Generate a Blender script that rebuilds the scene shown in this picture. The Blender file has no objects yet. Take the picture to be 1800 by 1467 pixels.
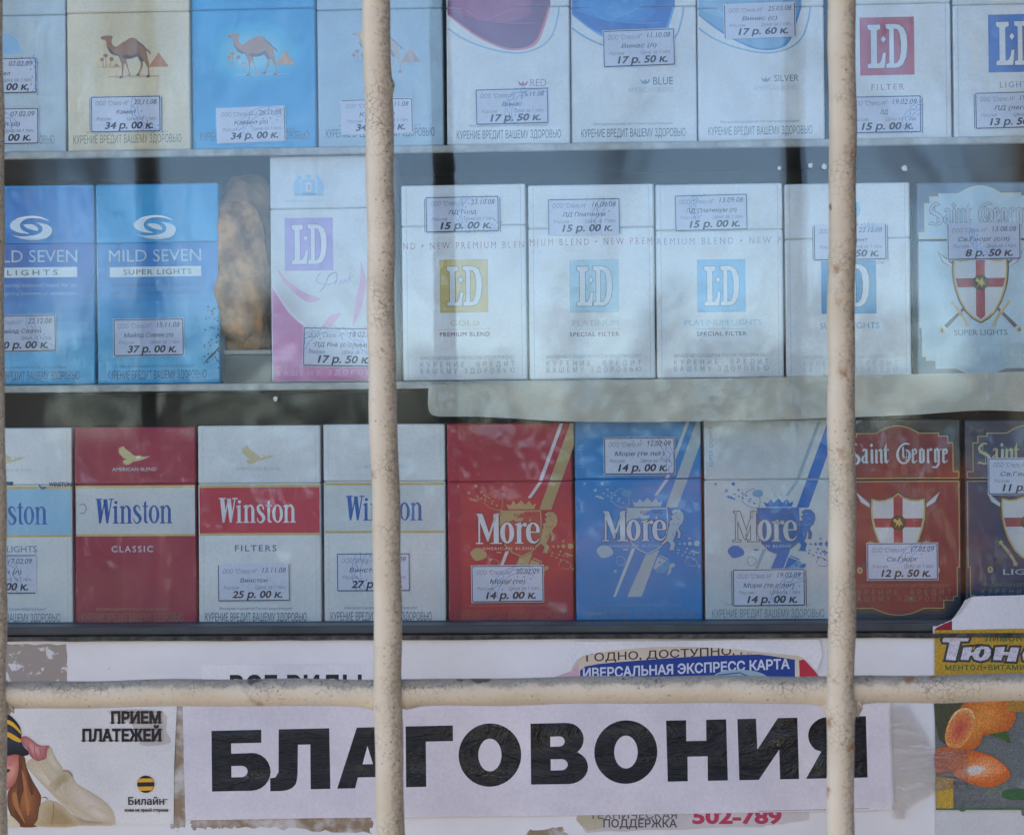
import bpy, bmesh, math, random
from mathutils import Vector, Matrix, Euler
from mathutils.geometry import tessellate_polygon, delaunay_2d_cdt
random.seed(7)
R = math.radians
C = bpy.context.scene.collection
SC = bpy.context.scene

# ------------------------------------------------------------------ camera
FPX = 4273.0                       # focal length in photo pixels (photo 1800 x 1467)
CAM = Vector((0.0, -1.035, 0.0))   # the pane is the plane y = 0
cam = bpy.data.cameras.new('camera'); cam.sensor_width = 36; cam.lens = FPX / 1800 * 36
cam.clip_start = 0.01; cam.clip_end = 2000
cob = bpy.data.objects.new('camera', cam); C.objects.link(cob)
YAW, ROLL = R(3.27), R(-0.55)
CROT = Matrix.Rotation(YAW, 3, 'Z') @ Matrix.Rotation(R(90), 3, 'X') @ Matrix.Rotation(ROLL, 3, 'Z')
cob.matrix_world = Matrix.Translation(CAM) @ CROT.to_4x4()
SC.camera = cob
cam.dof.use_dof = True; cam.dof.focus_distance = 1.03; cam.dof.aperture_fstop = 21
SC.render.resolution_x = 1024; SC.render.resolution_y = 834

def at(px, py, Y):
    d = CROT @ Vector(((px - 900) / FPX, -(py - 733.5) / FPX, -1))
    return CAM + d * ((Y - CAM.y) / d.y)

# ------------------------------------------------------------------ world, sun, exposure
SUN_EL, SUN_AZ = R(34), R(-28)     # the sun stands behind the kiosk: its front is in shade
w = bpy.data.worlds.new('World'); SC.world = w; w.use_nodes = True
nt = w.node_tree; nt.nodes.clear()
sky = nt.nodes.new('ShaderNodeTexSky'); sky.sky_type = 'NISHITA'; sky.sun_disc = False
sky.sun_elevation = SUN_EL; sky.sun_rotation = SUN_AZ
sky.air_density = 0.55; sky.dust_density = 0.0; sky.ozone_density = 0.3
bg = nt.nodes.new('ShaderNodeBackground'); bg.inputs[1].default_value = 0.135
wo = nt.nodes.new('ShaderNodeOutputWorld')
nt.links.new(sky.outputs[0], bg.inputs[0]); nt.links.new(bg.outputs[0], wo.inputs[0])
sl = bpy.data.lights.new('sun', 'SUN'); sl.energy = 3.5; sl.angle = R(0.5); sl.color = (1, .93, .82)
so = bpy.data.objects.new('sun', sl); C.objects.link(so)
sd = Vector((math.sin(SUN_AZ) * math.cos(SUN_EL), math.cos(SUN_AZ) * math.cos(SUN_EL), math.sin(SUN_EL)))
so.rotation_euler = sd.to_track_quat('Z', 'Y').to_euler()
SC.view_settings.view_transform = 'Standard'; SC.view_settings.look = 'None'
SC.view_settings.gamma = 1; SC.view_settings.exposure = 2.15
SC.cycles.max_bounces = 10; SC.cycles.transparent_max_bounces = 16
SC.cycles.use_denoising = True
SC.cycles.filter_width = 1.45

# ------------------------------------------------------------------ materials
def lin(c):
    return tuple(((v / 255) / 12.92 if v / 255 <= .04045 else ((v / 255 + .055) / 1.055) ** 2.4) for v in c) + (1,)
MATS = {}
def new_mat(name):
    m = bpy.data.materials.new(name); m.use_nodes = True
    n = m.node_tree.nodes
    return m, n, m.node_tree.links, n['Principled BSDF']
def noise(n, l, scale, detail=3, rough=.55, coord=None, stretch=None, dist=0):
    t = n.new('ShaderNodeTexNoise'); t.inputs['Scale'].default_value = scale
    t.inputs['Detail'].default_value = detail; t.inputs['Roughness'].default_value = rough
    t.inputs['Distortion'].default_value = dist
    if coord is None:
        coord = n.new('ShaderNodeNewGeometry').outputs['Position']
    if stretch:
        mp = n.new('ShaderNodeMapping'); mp.inputs['Scale'].default_value = stretch
        l.new(coord, mp.inputs[0]); coord = mp.outputs[0]
    l.new(coord, t.inputs['Vector'])
    return t
def ramp(n, l, src, stops):
    r = n.new('ShaderNodeValToRGB'); e = r.color_ramp.elements
    while len(e) < len(stops): e.new(.5)
    for i, (p, c) in enumerate(stops):
        e[i].position = p; e[i].color = c if len(c) == 4 else tuple(c) + (1,)
    l.new(src, r.inputs[0]); return r
def mix(n, l, fac, a, b, mode='MIX'):
    m = n.new('ShaderNodeMix'); m.data_type = 'RGBA'; m.blend_type = mode
    for s, v in ((0, fac), (6, a), (7, b)):
        if hasattr(v, 'links') or hasattr(v, 'is_linked'): l.new(v, m.inputs[s])
        else: m.inputs[s].default_value = v
    return m.outputs[2]
def bump(n, l, h, strength, dist=.001):
    b = n.new('ShaderNodeBump'); b.inputs['Strength'].default_value = strength; b.inputs['Distance'].default_value = dist
    l.new(h, b.inputs['Height']); return b.outputs[0]

def ink(c, kind='card'):
    """printed card / paper / film-covered paper of one printed colour (sRGB 0-255)"""
    key = (tuple(c), kind)
    if key in MATS: return MATS[key]
    m, n, l, p = new_mat('print_%s_%02x%02x%02x' % ((kind,) + tuple(int(v) for v in c)))
    base = lin(c)
    g = n.new('ShaderNodeNewGeometry').outputs['Position']
    n1 = noise(n, l, 28, 4, .6, g)                      # blotchy sun fading
    r1 = ramp(n, l, n1.outputs[0], [(.3, (.86, .87, .88)), (.7, (1.06, 1.05, 1.04))])
    n2 = noise(n, l, 900, 2, .6, g)                     # paper grain
    r2 = ramp(n, l, n2.outputs[0], [(.3, (.93, .93, .93)), (.7, (1.04, 1.04, 1.04))])
    c1 = mix(n, l, 1.0, base, r1.outputs[0], 'MULTIPLY')
    c2 = mix(n, l, 1.0, c1, r2.outputs[0], 'MULTIPLY')
    l.new(c2, p.inputs['Base Color'])
    if kind == 'card':
        p.inputs['Roughness'].default_value = .5
        p.inputs['Coat Weight'].default_value = .5; p.inputs['Coat Roughness'].default_value = .07
        b = noise(n, l, 75, 2, .5, g, (1, 1, .6))
        l.new(bump(n, l, b.outputs[0], .5, .003), p.inputs['Coat Normal'])
    elif kind == 'paper':
        p.inputs['Roughness'].default_value = .75
    elif kind == 'film':
        p.inputs['Roughness'].default_value = .6; p.inputs['Specular IOR Level'].default_value = .15
        p.inputs['Coat Weight'].default_value = .75; p.inputs['Coat Roughness'].default_value = .05
        b = noise(n, l, 26, 6, .62, g, (.5, 1, 1.7), 1.8)
        l.new(bump(n, l, b.outputs[0], 1.0, .009), p.inputs['Coat Normal'])
    elif kind == 'halftone':
        v = n.new('ShaderNodeTexNoise'); v.inputs['Scale'].default_value = 1500; l.new(g, v.inputs['Vector'])
        r3 = ramp(n, l, v.outputs[0], [(.35, (.62, .64, .5)), (.65, (1.3, 1.2, 1.25))])
        l.new(mix(n, l, .8, c2, r3.outputs[0], 'MULTIPLY'), p.inputs['Base Color'])
        p.inputs['Roughness'].default_value = .55
    MATS[key] = m; return m

def plain(name, c, rough=.6, metal=0, var=.15, scale=40):
    if name in MATS: return MATS[name]
    m, n, l, p = new_mat(name)
    t = noise(n, l, scale, 5, .6)
    r = ramp(n, l, t.outputs[0], [(.3, (1 - var,) * 3), (.7, (1 + var * .5,) * 3)])
    l.new(mix(n, l, 1.0, lin(c), r.outputs[0], 'MULTIPLY'), p.inputs['Base Color'])
    p.inputs['Roughness'].default_value = rough; p.inputs['Metallic'].default_value = metal
    MATS[name] = m; return m

def bar_paint():
    m, n, l, p = new_mat('old_cream_paint')
    geo = n.new('ShaderNodeNewGeometry'); g = geo.outputs['Position']
    big = noise(n, l, 22, 4, .6, g)
    col = ramp(n, l, big.outputs[0], [(.3, lin((204, 187, 158))), (.7, lin((224, 210, 186)))]).outputs[0]
    # grime that settled on upward faces
    sx = n.new('ShaderNodeSeparateXYZ'); l.new(geo.outputs['Normal'], sx.inputs[0])
    gr = noise(n, l, 160, 5, .7, g)
    ma = n.new('ShaderNodeMath'); ma.operation = 'MULTIPLY_ADD'; l.new(sx.outputs[2], ma.inputs[0]); ma.inputs[1].default_value = .75
    l.new(gr.outputs[0], ma.inputs[2])
    up = ramp(n, l, ma.outputs[0], [(.78, (0, 0, 0)), (1.25, (.5, .5, .5))])
    col = mix(n, l, up.outputs[0], col, lin((96, 98, 94)))
    # hairline crackle
    wv = noise(n, l, 300, 2, .5, g)
    ad = n.new('ShaderNodeVectorMath'); ad.operation = 'MULTIPLY_ADD'
    l.new(wv.outputs['Color'], ad.inputs[0]); ad.inputs[1].default_value = (.003,) * 3; l.new(g, ad.inputs[2])
    vo = n.new('ShaderNodeTexVoronoi'); vo.feature = 'DISTANCE_TO_EDGE'; vo.inputs['Scale'].default_value = 450
    l.new(ad.outputs[0], vo.inputs['Vector'])
    ck = ramp(n, l, vo.outputs['Distance'], [(.012, (.9, .9, .9)), (.05, (0, 0, 0))])
    mk = noise(n, l, 40, 3, .6, g)
    ma2 = n.new('ShaderNodeMath'); ma2.operation = 'MULTIPLY_ADD'; l.new(sx.outputs[2], ma2.inputs[0]); ma2.inputs[1].default_value = .22
    l.new(mk.outputs[0], ma2.inputs[2])
    mkr = ramp(n, l, ma2.outputs[0], [(.49, (0, 0, 0)), (.66, (.8, .8, .8))])
    cm = mix(n, l, 1.0, ck.outputs[0], mkr.outputs[0], 'MULTIPLY')
    col = mix(n, l, cm, col, lin((66, 58, 48)))
    # pin holes and dirt specks
    v2 = n.new('ShaderNodeTexVoronoi'); v2.inputs['Scale'].default_value = 420; l.new(g, v2.inputs['Vector'])
    sp = ramp(n, l, v2.outputs['Distance'], [(.1, (1, 1, 1)), (.2, (0, 0, 0))])
    sm = noise(n, l, 60, 3, .6, g)
    sd = n.new('ShaderNodeMath'); sd.operation = 'MULTIPLY_ADD'; l.new(sx.outputs[0], sd.inputs[0]); sd.inputs[1].default_value = .16; l.new(sm.outputs[0], sd.inputs[2])
    smr = ramp(n, l, sd.outputs[0], [(.47, (0, 0, 0)), (.6, (.85, .85, .85))])
    col = mix(n, l, mix(n, l, 1.0, sp.outputs[0], smr.outputs[0], 'MULTIPLY'), col, lin((70, 58, 46)))
    fl = noise(n, l, 620, 4, .7, g)
    fa = n.new('ShaderNodeMath'); fa.operation = 'MULTIPLY_ADD'; l.new(sx.outputs[0], fa.inputs[0]); fa.inputs[1].default_value = .24; l.new(fl.outputs[0], fa.inputs[2])
    flr = ramp(n, l, fa.outputs[0], [(.55, (0, 0, 0)), (.84, (.6, .6, .6))])
    col = mix(n, l, flr.outputs[0], col, lin((112, 92, 60)))
    # rust blooms
    v3 = n.new('ShaderNodeTexVoronoi'); v3.inputs['Scale'].default_value = 70; v3.inputs['Randomness'].default_value = 1
    ad3 = n.new('ShaderNodeVectorMath'); ad3.operation = 'MULTIPLY_ADD'
    l.new(gr.outputs['Color'], ad3.inputs[0]); ad3.inputs[1].default_value = (.011,) * 3; l.new(g, ad3.inputs[2])
    l.new(ad3.outputs[0], v3.inputs['Vector'])
    ru = ramp(n, l, v3.outputs['Distance'], [(.05, (.85, .85, .85)), (.2, (0, 0, 0))])
    rm = noise(n, l, 26, 2, .5, g); rmr = ramp(n, l, rm.outputs[0], [(.44, (0, 0, 0)), (.54, (1, 1, 1))])
    col = mix(n, l, mix(n, l, 1.0, ru.outputs[0], rmr.outputs[0], 'MULTIPLY'), col, lin((150, 100, 52)))
    # chipped patches on top of the crossbar
    cn = noise(n, l, 48, 5, .7, g)
    ca = n.new('ShaderNodeMath'); ca.operation = 'MULTIPLY_ADD'; l.new(sx.outputs[2], ca.inputs[0]); ca.inputs[1].default_value = .12; l.new(cn.outputs[0], ca.inputs[2])
    cr_ = ramp(n, l, ca.outputs[0], [(.70, (0, 0, 0)), (.73, (.85, .85, .85))])
    col = mix(n, l, cr_.outputs[0], col, lin((74, 64, 54)))
    l.new(col, p.inputs['Base Color'])
    p.inputs['Roughness'].default_value = .42; p.inputs['Specular IOR Level'].default_value = .45
    hb = n.new('ShaderNodeMath'); hb.operation = 'SUBTRACT'; l.new(gr.outputs[0], hb.inputs[0]); l.new(cm, hb.inputs[1])
    l.new(bump(n, l, hb.outputs[0], .35, .0006), p.inputs['Normal'])
    return m

def glass_mat(name, ior, dusty):
    m = bpy.data.materials.new(name); m.use_nodes = True
    n, l = m.node_tree.nodes, m.node_tree.links; n.clear()
    out = n.new('ShaderNodeOutputMaterial')
    tr = n.new('ShaderNodeBsdfTransparent'); tr.inputs[0].default_value = (.970, .993, .998, 1)
    gl = n.new('ShaderNodeBsdfGlossy'); gl.inputs['Roughness'].default_value = .035
    g = n.new('ShaderNodeNewGeometry').outputs['Position']
    wv = noise(n, l, 9, 2, .5, g, (1, 1, .5))
    l.new(bump(n, l, wv.outputs[0], .10, .004), gl.inputs['Normal'])
    fr = n.new('ShaderNodeFresnel')
    bf = n.new('ShaderNodeNewGeometry').outputs['Backfacing']          # a thin sheet: same reflectance from both sides
    mr = n.new('ShaderNodeMapRange'); mr.inputs['To Min'].default_value = ior; mr.inputs['To Max'].default_value = 1 / ior
    l.new(bf, mr.inputs['Value']); l.new(mr.outputs[0], fr.inputs[0])
    mx = n.new('ShaderNodeMixShader'); l.new(fr.outputs[0], mx.inputs[0]); l.new(tr.outputs[0], mx.inputs[1]); l.new(gl.outputs[0], mx.inputs[2])
    df = n.new('ShaderNodeBsdfDiffuse'); df.inputs[0].default_value = (.62, .62, .6, 1)
    d1 = noise(n, l, 18, 6, .7, g, (1, 1, .35))
    dr = ramp(n, l, d1.outputs[0], [(.45, (.003,) * 3), (.62, (dusty * .35,) * 3), (.8, (dusty,) * 3)])
    m2 = n.new('ShaderNodeMixShader'); l.new(dr.outputs[0], m2.inputs[0]); l.new(mx.outputs[0], m2.inputs[1]); l.new(df.outputs[0], m2.inputs[2])
    l.new(m2.outputs[0], out.inputs[0])
    return m

def panel_paint():
    m, n, l, p = new_mat('white_panel_paint')
    g = n.new('ShaderNodeNewGeometry').outputs['Position']
    a = noise(n, l, 14, 6, .65, g, (1, 1, 1.3))
    col = ramp(n, l, a.outputs[0], [(.3, lin((212, 211, 212))), (.62, lin((226, 225, 227)))]).outputs[0]
    b = noise(n, l, 260, 3, .6, g)
    sp = ramp(n, l, b.outputs[0], [(.7, (0, 0, 0)), (.78, (.5, .5, .5))])
    col = mix(n, l, sp.outputs[0], col, lin((130, 120, 108)))
    l.new(col, p.inputs['Base Color']); p.inputs['Roughness'].default_value = .55
    l.new(bump(n, l, b.outputs[0], .12, .0006), p.inputs['Normal'])
    return m

def mottled(name, c1, c2, scale=140, lo=.45, hi=.55):
    if name in MATS: return MATS[name]
    m, n, l, p = new_mat(name)
    g = n.new('ShaderNodeNewGeometry').outputs['Position']
    a = noise(n, l, scale, 5, .62, g)
    l.new(ramp(n, l, a.outputs[0], [(lo, lin(c1)), (hi, lin(c2))]).outputs[0], p.inputs['Base Color'])
    p.inputs['Roughness'].default_value = .8
    l.new(bump(n, l, a.outputs[0], .3, .0008), p.inputs['Normal'])
    MATS[name] = m; return m

# ------------------------------------------------------------------ tagging
def tag(o, label=None, cat=None, group=None, kind=None):
    if label: o['label'] = label
    if cat: o['category'] = cat
    if group: o['group'] = group
    if kind: o['kind'] = kind
    return o
def empty(name, loc):
    o = bpy.data.objects.new(name, None); C.objects.link(o); o.location = loc; o.empty_display_size = .02
    return o

# ------------------------------------------------------------------ lettering helpers
def arc(cx, cy, rx, ry, a0, a1, n=10):
    return [(cx + rx * math.cos(R(a0 + (a1 - a0) * i / n)), cy + ry * math.sin(R(a0 + (a1 - a0) * i / n))) for i in range(n + 1)]
def ell(cx, cy, rx, ry, n=20, rot=0):
    c, s = math.cos(R(rot)), math.sin(R(rot))
    return [(cx + rx * math.cos(t) * c - ry * math.sin(t) * s, cy + rx * math.cos(t) * s + ry * math.sin(t) * c)
            for t in [2 * math.pi * i / n for i in range(n)]]
def rect(x0, y0, x1, y1): return [(x0, y0), (x1, y0), (x1, y1), (x0, y1)]
def area(p): return sum(p[i][0] * p[(i + 1) % len(p)][1] - p[(i + 1) % len(p)][0] * p[i][1] for i in range(len(p))) / 2
def inset(p, d):
    """offset a closed outline outwards by d (inwards when negative)"""
    s = 1 if area(p) > 0 else -1
    q = []
    n = len(p)
    for i in range(n):
        a, b, c = Vector(p[i - 1]), Vector(p[i]), Vector(p[(i + 1) % n])
        e1, e2 = (b - a), (c - b)
        if e1.length < 1e-9 or e2.length < 1e-9: q.append(tuple(b)); continue
        n1 = Vector((e1.y, -e1.x)).normalized(); n2 = Vector((e2.y, -e2.x)).normalized()
        m = n1 + n2
        if m.length < 1e-6: m = n1.copy()
        m.normalize()
        k = 1 / max(.45, m.dot(n1))
        q.append(tuple(b + m * (d * s * k)))
    return q
def smooth(pts, n=4):
    """Catmull-Rom through the points (open); points may carry a width as third value"""
    out = []
    P = [Vector(p) for p in pts]
    for i in range(len(P) - 1):
        p0, p1, p2, p3 = P[max(i - 1, 0)], P[i], P[i + 1], P[min(i + 2, len(P) - 1)]
        for k in range(n):
            t = k / n
            out.append(.5 * ((2 * p1) + (p2 - p0) * t + (2 * p0 - 5 * p1 + 4 * p2 - p3) * t * t + (3 * p1 - p0 - 3 * p2 + p3) * t ** 3))
    out.append(P[-1]); return [tuple(v) for v in out]
def closed(pts, n=3):
    q = [Vector(p) for p in pts]; N = len(q); out = []
    for i in range(N):
        p0, p1, p2, p3 = q[i - 1], q[i], q[(i + 1) % N], q[(i + 2) % N]
        for k in range(n):
            t = k / n
            out.append(tuple(.5 * ((2 * p1) + (p2 - p0) * t + (2 * p0 - 5 * p1 + 4 * p2 - p3) * t * t + (3 * p1 - p0 - 3 * p2 + p3) * t ** 3)))
    return out
def stroke(pts, w=None, sm=0):
    """ribbon outline of a polyline; width w, or per-point third value"""
    P = [tuple(p) if len(p) == 3 else (p[0], p[1], w) for p in pts]
    if sm: P = smooth(P, sm)
    L, Rr = [], []
    for i, (x, y, ww) in enumerate(P):
        a = P[max(i - 1, 0)]; b = P[min(i + 1, len(P) - 1)]
        d = Vector((b[0] - a[0], b[1] - a[1]))
        if d.length < 1e-9: d = Vector((1, 0))
        d.normalize(); nx, ny = -d.y * ww / 2, d.x * ww / 2
        L.append((x + nx, y + ny)); Rr.append((x - nx, y - ny))
    return [[L[i], L[i + 1], Rr[i + 1], Rr[i]] for i in range(len(P) - 1)]

_GL = {}
def glyph_loops(s, track=1.0):
    k = (s, track)
    if k in _GL: return _GL[k]
    c = bpy.data.curves.new('txt', 'FONT'); c.body = s; c.resolution_u = 3; c.fill_mode = 'NONE'; c.space_character = track
    o = bpy.data.objects.new('txt', c); C.objects.link(o)
    me = o.to_mesh()
    vs = [(v.co.x, v.co.y) for v in me.vertices]
    nb = {}
    for e in me.edges:
        a, b = e.vertices; nb.setdefault(a, []).append(b); nb.setdefault(b, []).append(a)
    o.to_mesh_clear(); bpy.data.objects.remove(o); bpy.data.curves.remove(c)
    loops, seen = [], set()
    for st in nb:
        if st in seen: continue
        lp, cur, prev = [], st, None
        while cur not in seen:
            seen.add(cur); lp.append(cur)
            nx = [q for q in nb[cur] if q != prev and q not in seen]
            if not nx: break
            prev, cur = cur, nx[0]
        pts = []
        for q in lp:
            if not pts or (abs(vs[q][0] - pts[-1][0]) + abs(vs[q][1] - pts[-1][1])) > 1e-5: pts.append(vs[q])
        while len(pts) > 1 and abs(pts[0][0] - pts[-1][0]) + abs(pts[0][1] - pts[-1][1]) < 1e-5: pts.pop()
        if len(pts) > 2: loops.append(pts)
    _GL[k] = loops; return loops
def inside(pt, p):
    x, y = pt; r = False; j = len(p) - 1
    for i in range(len(p)):
        if (p[i][1] > y) != (p[j][1] > y) and x < (p[j][0] - p[i][0]) * (y - p[i][1]) / (p[j][1] - p[i][1]) + p[i][0]: r = not r
        j = i
    return r
def group_loops(loops):
    bb = [(min(p[0] for p in l), max(p[0] for p in l), min(p[1] for p in l), max(p[1] for p in l)) for l in loops]
    depth = []; par = []
    for i, l in enumerate(loops):
        ins = [j for j in range(len(loops)) if j != i and bb[j][0] <= bb[i][0] and bb[j][1] >= bb[i][1] and bb[j][2] <= bb[i][2] and bb[j][3] >= bb[i][3] and inside(l[0], loops[j])]
        depth.append(len(ins)); par.append(min(ins, key=lambda j: abs(area(loops[j]))) if ins else None)
    return [(loops[i], [loops[j] for j in range(len(loops)) if par[j] == i and depth[j] == depth[i] + 1]) for i in range(len(loops)) if depth[i] % 2 == 0]
def winding(pt, loops):
    x, y = pt; wn = 0
    for l in loops:
        for i in range(len(l)):
            (ax, ay), (bx, by) = l[i - 1], l[i]
            if (ay <= y) != (by <= y):
                if (bx - ax) * (y - ay) / (by - ay) + ax > x: wn += 1 if by > ay else -1
    return wn
_TS = {}
def text_tris(s, track, bold):
    """triangles of a line of built-in lettering, non-zero fill (its outlines overlap themselves)"""
    k = (s, track, bold)
    if k in _TS: return _TS[k]
    cl = []
    for l in sorted(glyph_loops(s, track), key=lambda l: min(p[0] for p in l)):
        a, b = min(p[0] for p in l), max(p[0] for p in l)
        if cl and a < cl[-1][1]: cl[-1][0].append(l); cl[-1][1] = max(b, cl[-1][1])
        else: cl.append([[l], b])
    V, F = [], []
    for ls, _ in cl:
        sg = 1 if sum(area(l) for l in ls) > 0 else -1
        if bold: ls = [inset(l, bold if area(l) * sg > 0 else -bold) for l in ls]
        vs = [Vector(p) for l in ls for p in l]; ed = []; o = 0
        for l in ls:
            ed += [(o + i, o + (i + 1) % len(l)) for i in range(len(l))]; o += len(l)
        rv, re_, rf = delaunay_2d_cdt(vs, ed, [], 0, 1e-5)[:3]
        b = len(V); V += [(v.x, v.y) for v in rv]
        for f in rf:
            c = sum((rv[i] for i in f), Vector((0, 0))) / len(f)
            if winding((c.x, c.y), ls): F.append(tuple(b + i for i in f))
    _TS[k] = (V, F); return V, F
_H = [None]
def capheight():
    if _H[0] is None:
        _H[0] = max(p[1] for l in glyph_loops('Н') for p in l)
    return _H[0]

# ------------------------------------------------------------------ printed artwork: one mesh, one material slot per ink
STEP = 5e-6
class Art:
    def __init__(s, ox, oy, sc, y0=-2e-5, kind='card', skew=0):
        s.ox, s.oy, s.sc, s.y0, s.kind, s.skew = ox, oy, sc, y0, kind, skew
        s.v, s.f, s.m, s.mats, s.n = [], [], [], [], 0
        s.T = None
    def slot(s, m):
        if m not in s.mats: s.mats.append(m)
        return s.mats.index(m)
    def loc(s, x, y):
        if s.T: x, y = s.T(x, y)
        y = y + s.skew * (x - s.ox)
        return ((x - s.ox) * s.sc, s.y0 - s.n * STEP, (s.oy - y) * s.sc)
    def poly(s, pts, col, holes=(), adv=True):
        if adv: s.n += 1
        m = s.slot(col if isinstance(col, bpy.types.Material) else ink(col, s.kind))
        loops = [list(pts)] + [list(h) for h in holes]
        tri = tessellate_polygon([[Vector((p[0], p[1], 0)) for p in l] for l in loops])
        flat = [p for l in loops for p in l]
        b = len(s.v)
        s.v += [s.loc(*p[:2]) for p in flat]
        for t in tri:
            a, q, c = [s.v[b + i] for i in t]
            cr = (q[0] - a[0]) * (c[2] - a[2]) - (q[2] - a[2]) * (c[0] - a[0])
            if abs(cr) < 1e-16: continue
            s.f.append(tuple(b + i for i in (t if cr > 0 else t[::-1]))); s.m.append(m)
    def polys(s, pl, col):
        s.n += 1
        for p in pl: s.poly(p, col, adv=False)
    def line(s, pts, wd, col, sm=0): s.polys(stroke(pts, wd, sm), col)
    def text(s, t, x0, x1, ytop, ybase, col, bold=0, shear=0, serif=0, track=1.0, rot=0, vert=False):
        s.n += 1
        H = capheight(); V, F = text_tris(t, track, bold)
        if not F: return
        extra = []
        if serif:
            for o in glyph_loops(t, track):
                for i in range(len(o)):
                    a, b = o[i], o[(i + 1) % len(o)]
                    if abs(a[1] - b[1]) < .012 and .03 < abs(a[0] - b[0]) < .2:
                        if abs(a[1]) < .03: yy = (a[1], a[1] + serif * .5)
                        elif abs(a[1] - H) < .06: yy = (a[1] - serif * .5, a[1])
                        else: continue
                        extra.append(rect(min(a[0], b[0]) - serif - bold, yy[0], max(a[0], b[0]) + serif + bold, yy[1]))
        xs = [p[0] + shear * p[1] for p in V] + [p[0] + shear * p[1] for r_ in extra for p in r_]
        xa, xb = min(xs), max(xs)
        cr, sr = math.cos(R(rot)), math.sin(R(rot))
        cx, cy = (x0 + x1) / 2, (ytop + ybase) / 2
        def tr(p):
            u = (p[0] + shear * p[1] - xa) / (xb - xa); v = p[1] / H
            x, y = x0 + u * (x1 - x0), ybase - v * (ybase - ytop)
            if rot:
                dx, dy = x - cx, y - cy
                x, y = cx + dx * cr + dy * sr, cy - dx * sr + dy * cr
            return (x, y)
        m = s.slot(col if isinstance(col, bpy.types.Material) else ink(col, s.kind))
        b = len(s.v); s.v += [s.loc(*tr(p)) for p in V]
        for f in F:
            q0, q1, q2 = [s.v[b + i] for i in f[:3]]
            c_ = (q1[0] - q0[0]) * (q2[2] - q0[2]) - (q1[2] - q0[2]) * (q2[0] - q0[0])
            if abs(c_) < 1e-16: continue
            s.f.append(tuple(b + i for i in (f if c_ > 0 else f[::-1]))); s.m.append(m)
        for r_ in extra:
            s.n += .02; s.poly([tr(p) for p in r_], col, adv=False)
        s.n = math.ceil(s.n)
    def solid(s, bm, m):
        k = s.slot(m); b = len(s.v)
        bm.verts.ensure_lookup_table()
        s.v += [tuple(v.co) for v in bm.verts]
        for f in bm.faces: s.f.append(tuple(b + v.index for v in f.verts)); s.m.append(k)
        bm.free()
    def build(s, name, parent=None, loc=None):
        me = bpy.data.meshes.new(name); me.from_pydata(s.v, [], s.f)
        for m in s.mats: me.materials.append(m)
        me.polygons.foreach_set('material_index', s.m); me.update()
        o = bpy.data.objects.new(name, me); C.objects.link(o)
        if parent: o.parent = parent
        if loc is not None: o.location = loc
        return o

def box_bm(x0, x1, y0, y1, z0, z1, bev=0, seg=2):
    bm = bmesh.new(); bmesh.ops.create_cube(bm, size=1)
    for v in bm.verts: v.co = Vector((x0 + (v.co.x + .5) * (x1 - x0), y0 + (v.co.y + .5) * (y1 - y0), z0 + (v.co.z + .5) * (z1 - z0)))
    if bev: bmesh.ops.bevel(bm, geom=bm.edges[:], offset=bev, segments=seg, profile=.5, affect='EDGES')
    bm.verts.index_update(); bmesh.ops.recalc_face_normals(bm, faces=bm.faces[:])
    return bm
def mesh_obj(name, bm, m, parent=None, loc=None, smoothed=False):
    me = bpy.data.meshes.new(name); bm.normal_update(); bm.to_mesh(me); bm.free()
    for q in (m if isinstance(m, (list, tuple)) else [m]): me.materials.append(q)
    if smoothed: me.polygons.foreach_set('use_smooth', [True] * len(me.polygons))
    o = bpy.data.objects.new(name, me); C.objects.link(o)
    if parent: o.parent = parent
    if loc is not None: o.location = loc
    return o

# ------------------------------------------------------------------ structure: kiosk, window, shelves, grille
GZ = -1.55                                           # pavement level under the camera axis
YF = 0.030                                           # front faces of the packs
BY = -0.012                                          # front face of the lower panel
M_panel = panel_paint()
M_in = plain('kiosk_inner_board', (28, 30, 34), .8, 0, .35, 25)
M_alu = plain('window_bead_grey', (66, 70, 72), .45, .3, .35, 60)
M_gasket = mottled('dirty_gasket', (52, 48, 44), (104, 98, 88), 220, .4, .68)
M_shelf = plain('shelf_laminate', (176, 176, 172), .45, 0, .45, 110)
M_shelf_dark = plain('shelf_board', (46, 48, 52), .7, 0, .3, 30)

def kz(py): return at(900, py, BY).z
kiosk = empty('kiosk', (0, 0, GZ))
tag(kiosk, 'white panelled kiosk with a glazed window full of packs above a poster covered panel', 'kiosk')
def kpart(name, bm, m, **k):
    o = mesh_obj(name, bm, m, kiosk, (0, 0, -GZ), **k); return o
ZW = kz(1121); ZB = kz(1099); ZT = .62               # top of the panel, bottom of the pane, top of the opening
XL, XR = -1.0, 1.0
kpart('wall_panel', box_bm(XL, XR, BY, .02, GZ, ZW), M_panel)
for name, a in (('side_wall', (XL - .05, XL, BY, 1.6, GZ, 1.05)), ('side_wall', (XR, XR + .05, BY, 1.6, GZ, 1.05)), ('back_wall', (XL, XR, 1.55, 1.6, GZ, 1.05)),
                ('roof', (XL - .2, XR + .2, -.03, 1.8, 1.052, 1.12)), ('upper_panel', (XL, XR, BY, .02, ZT + .05, 1.05))):
    kpart(name, box_bm(*a), M_panel)
g = box_bm(XL, XR, BY - .0015, .016, ZW + .0005, ZB - .004)
bmesh.ops.subdivide_edges(g, edges=g.edges[:], cuts=60, use_grid_fill=True)
for v in g.verts:
    if v.co.z < ZW + .001: v.co.z -= .0012 * random.random() ** 2; v.co.y -= .0006 * random.random()
kpart('window_gasket', g, M_gasket)
fr = box_bm(XL, XR, -.009, .008, ZB - .0039, ZB, .0008)
kpart('window_bead', fr, M_alu)
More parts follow.
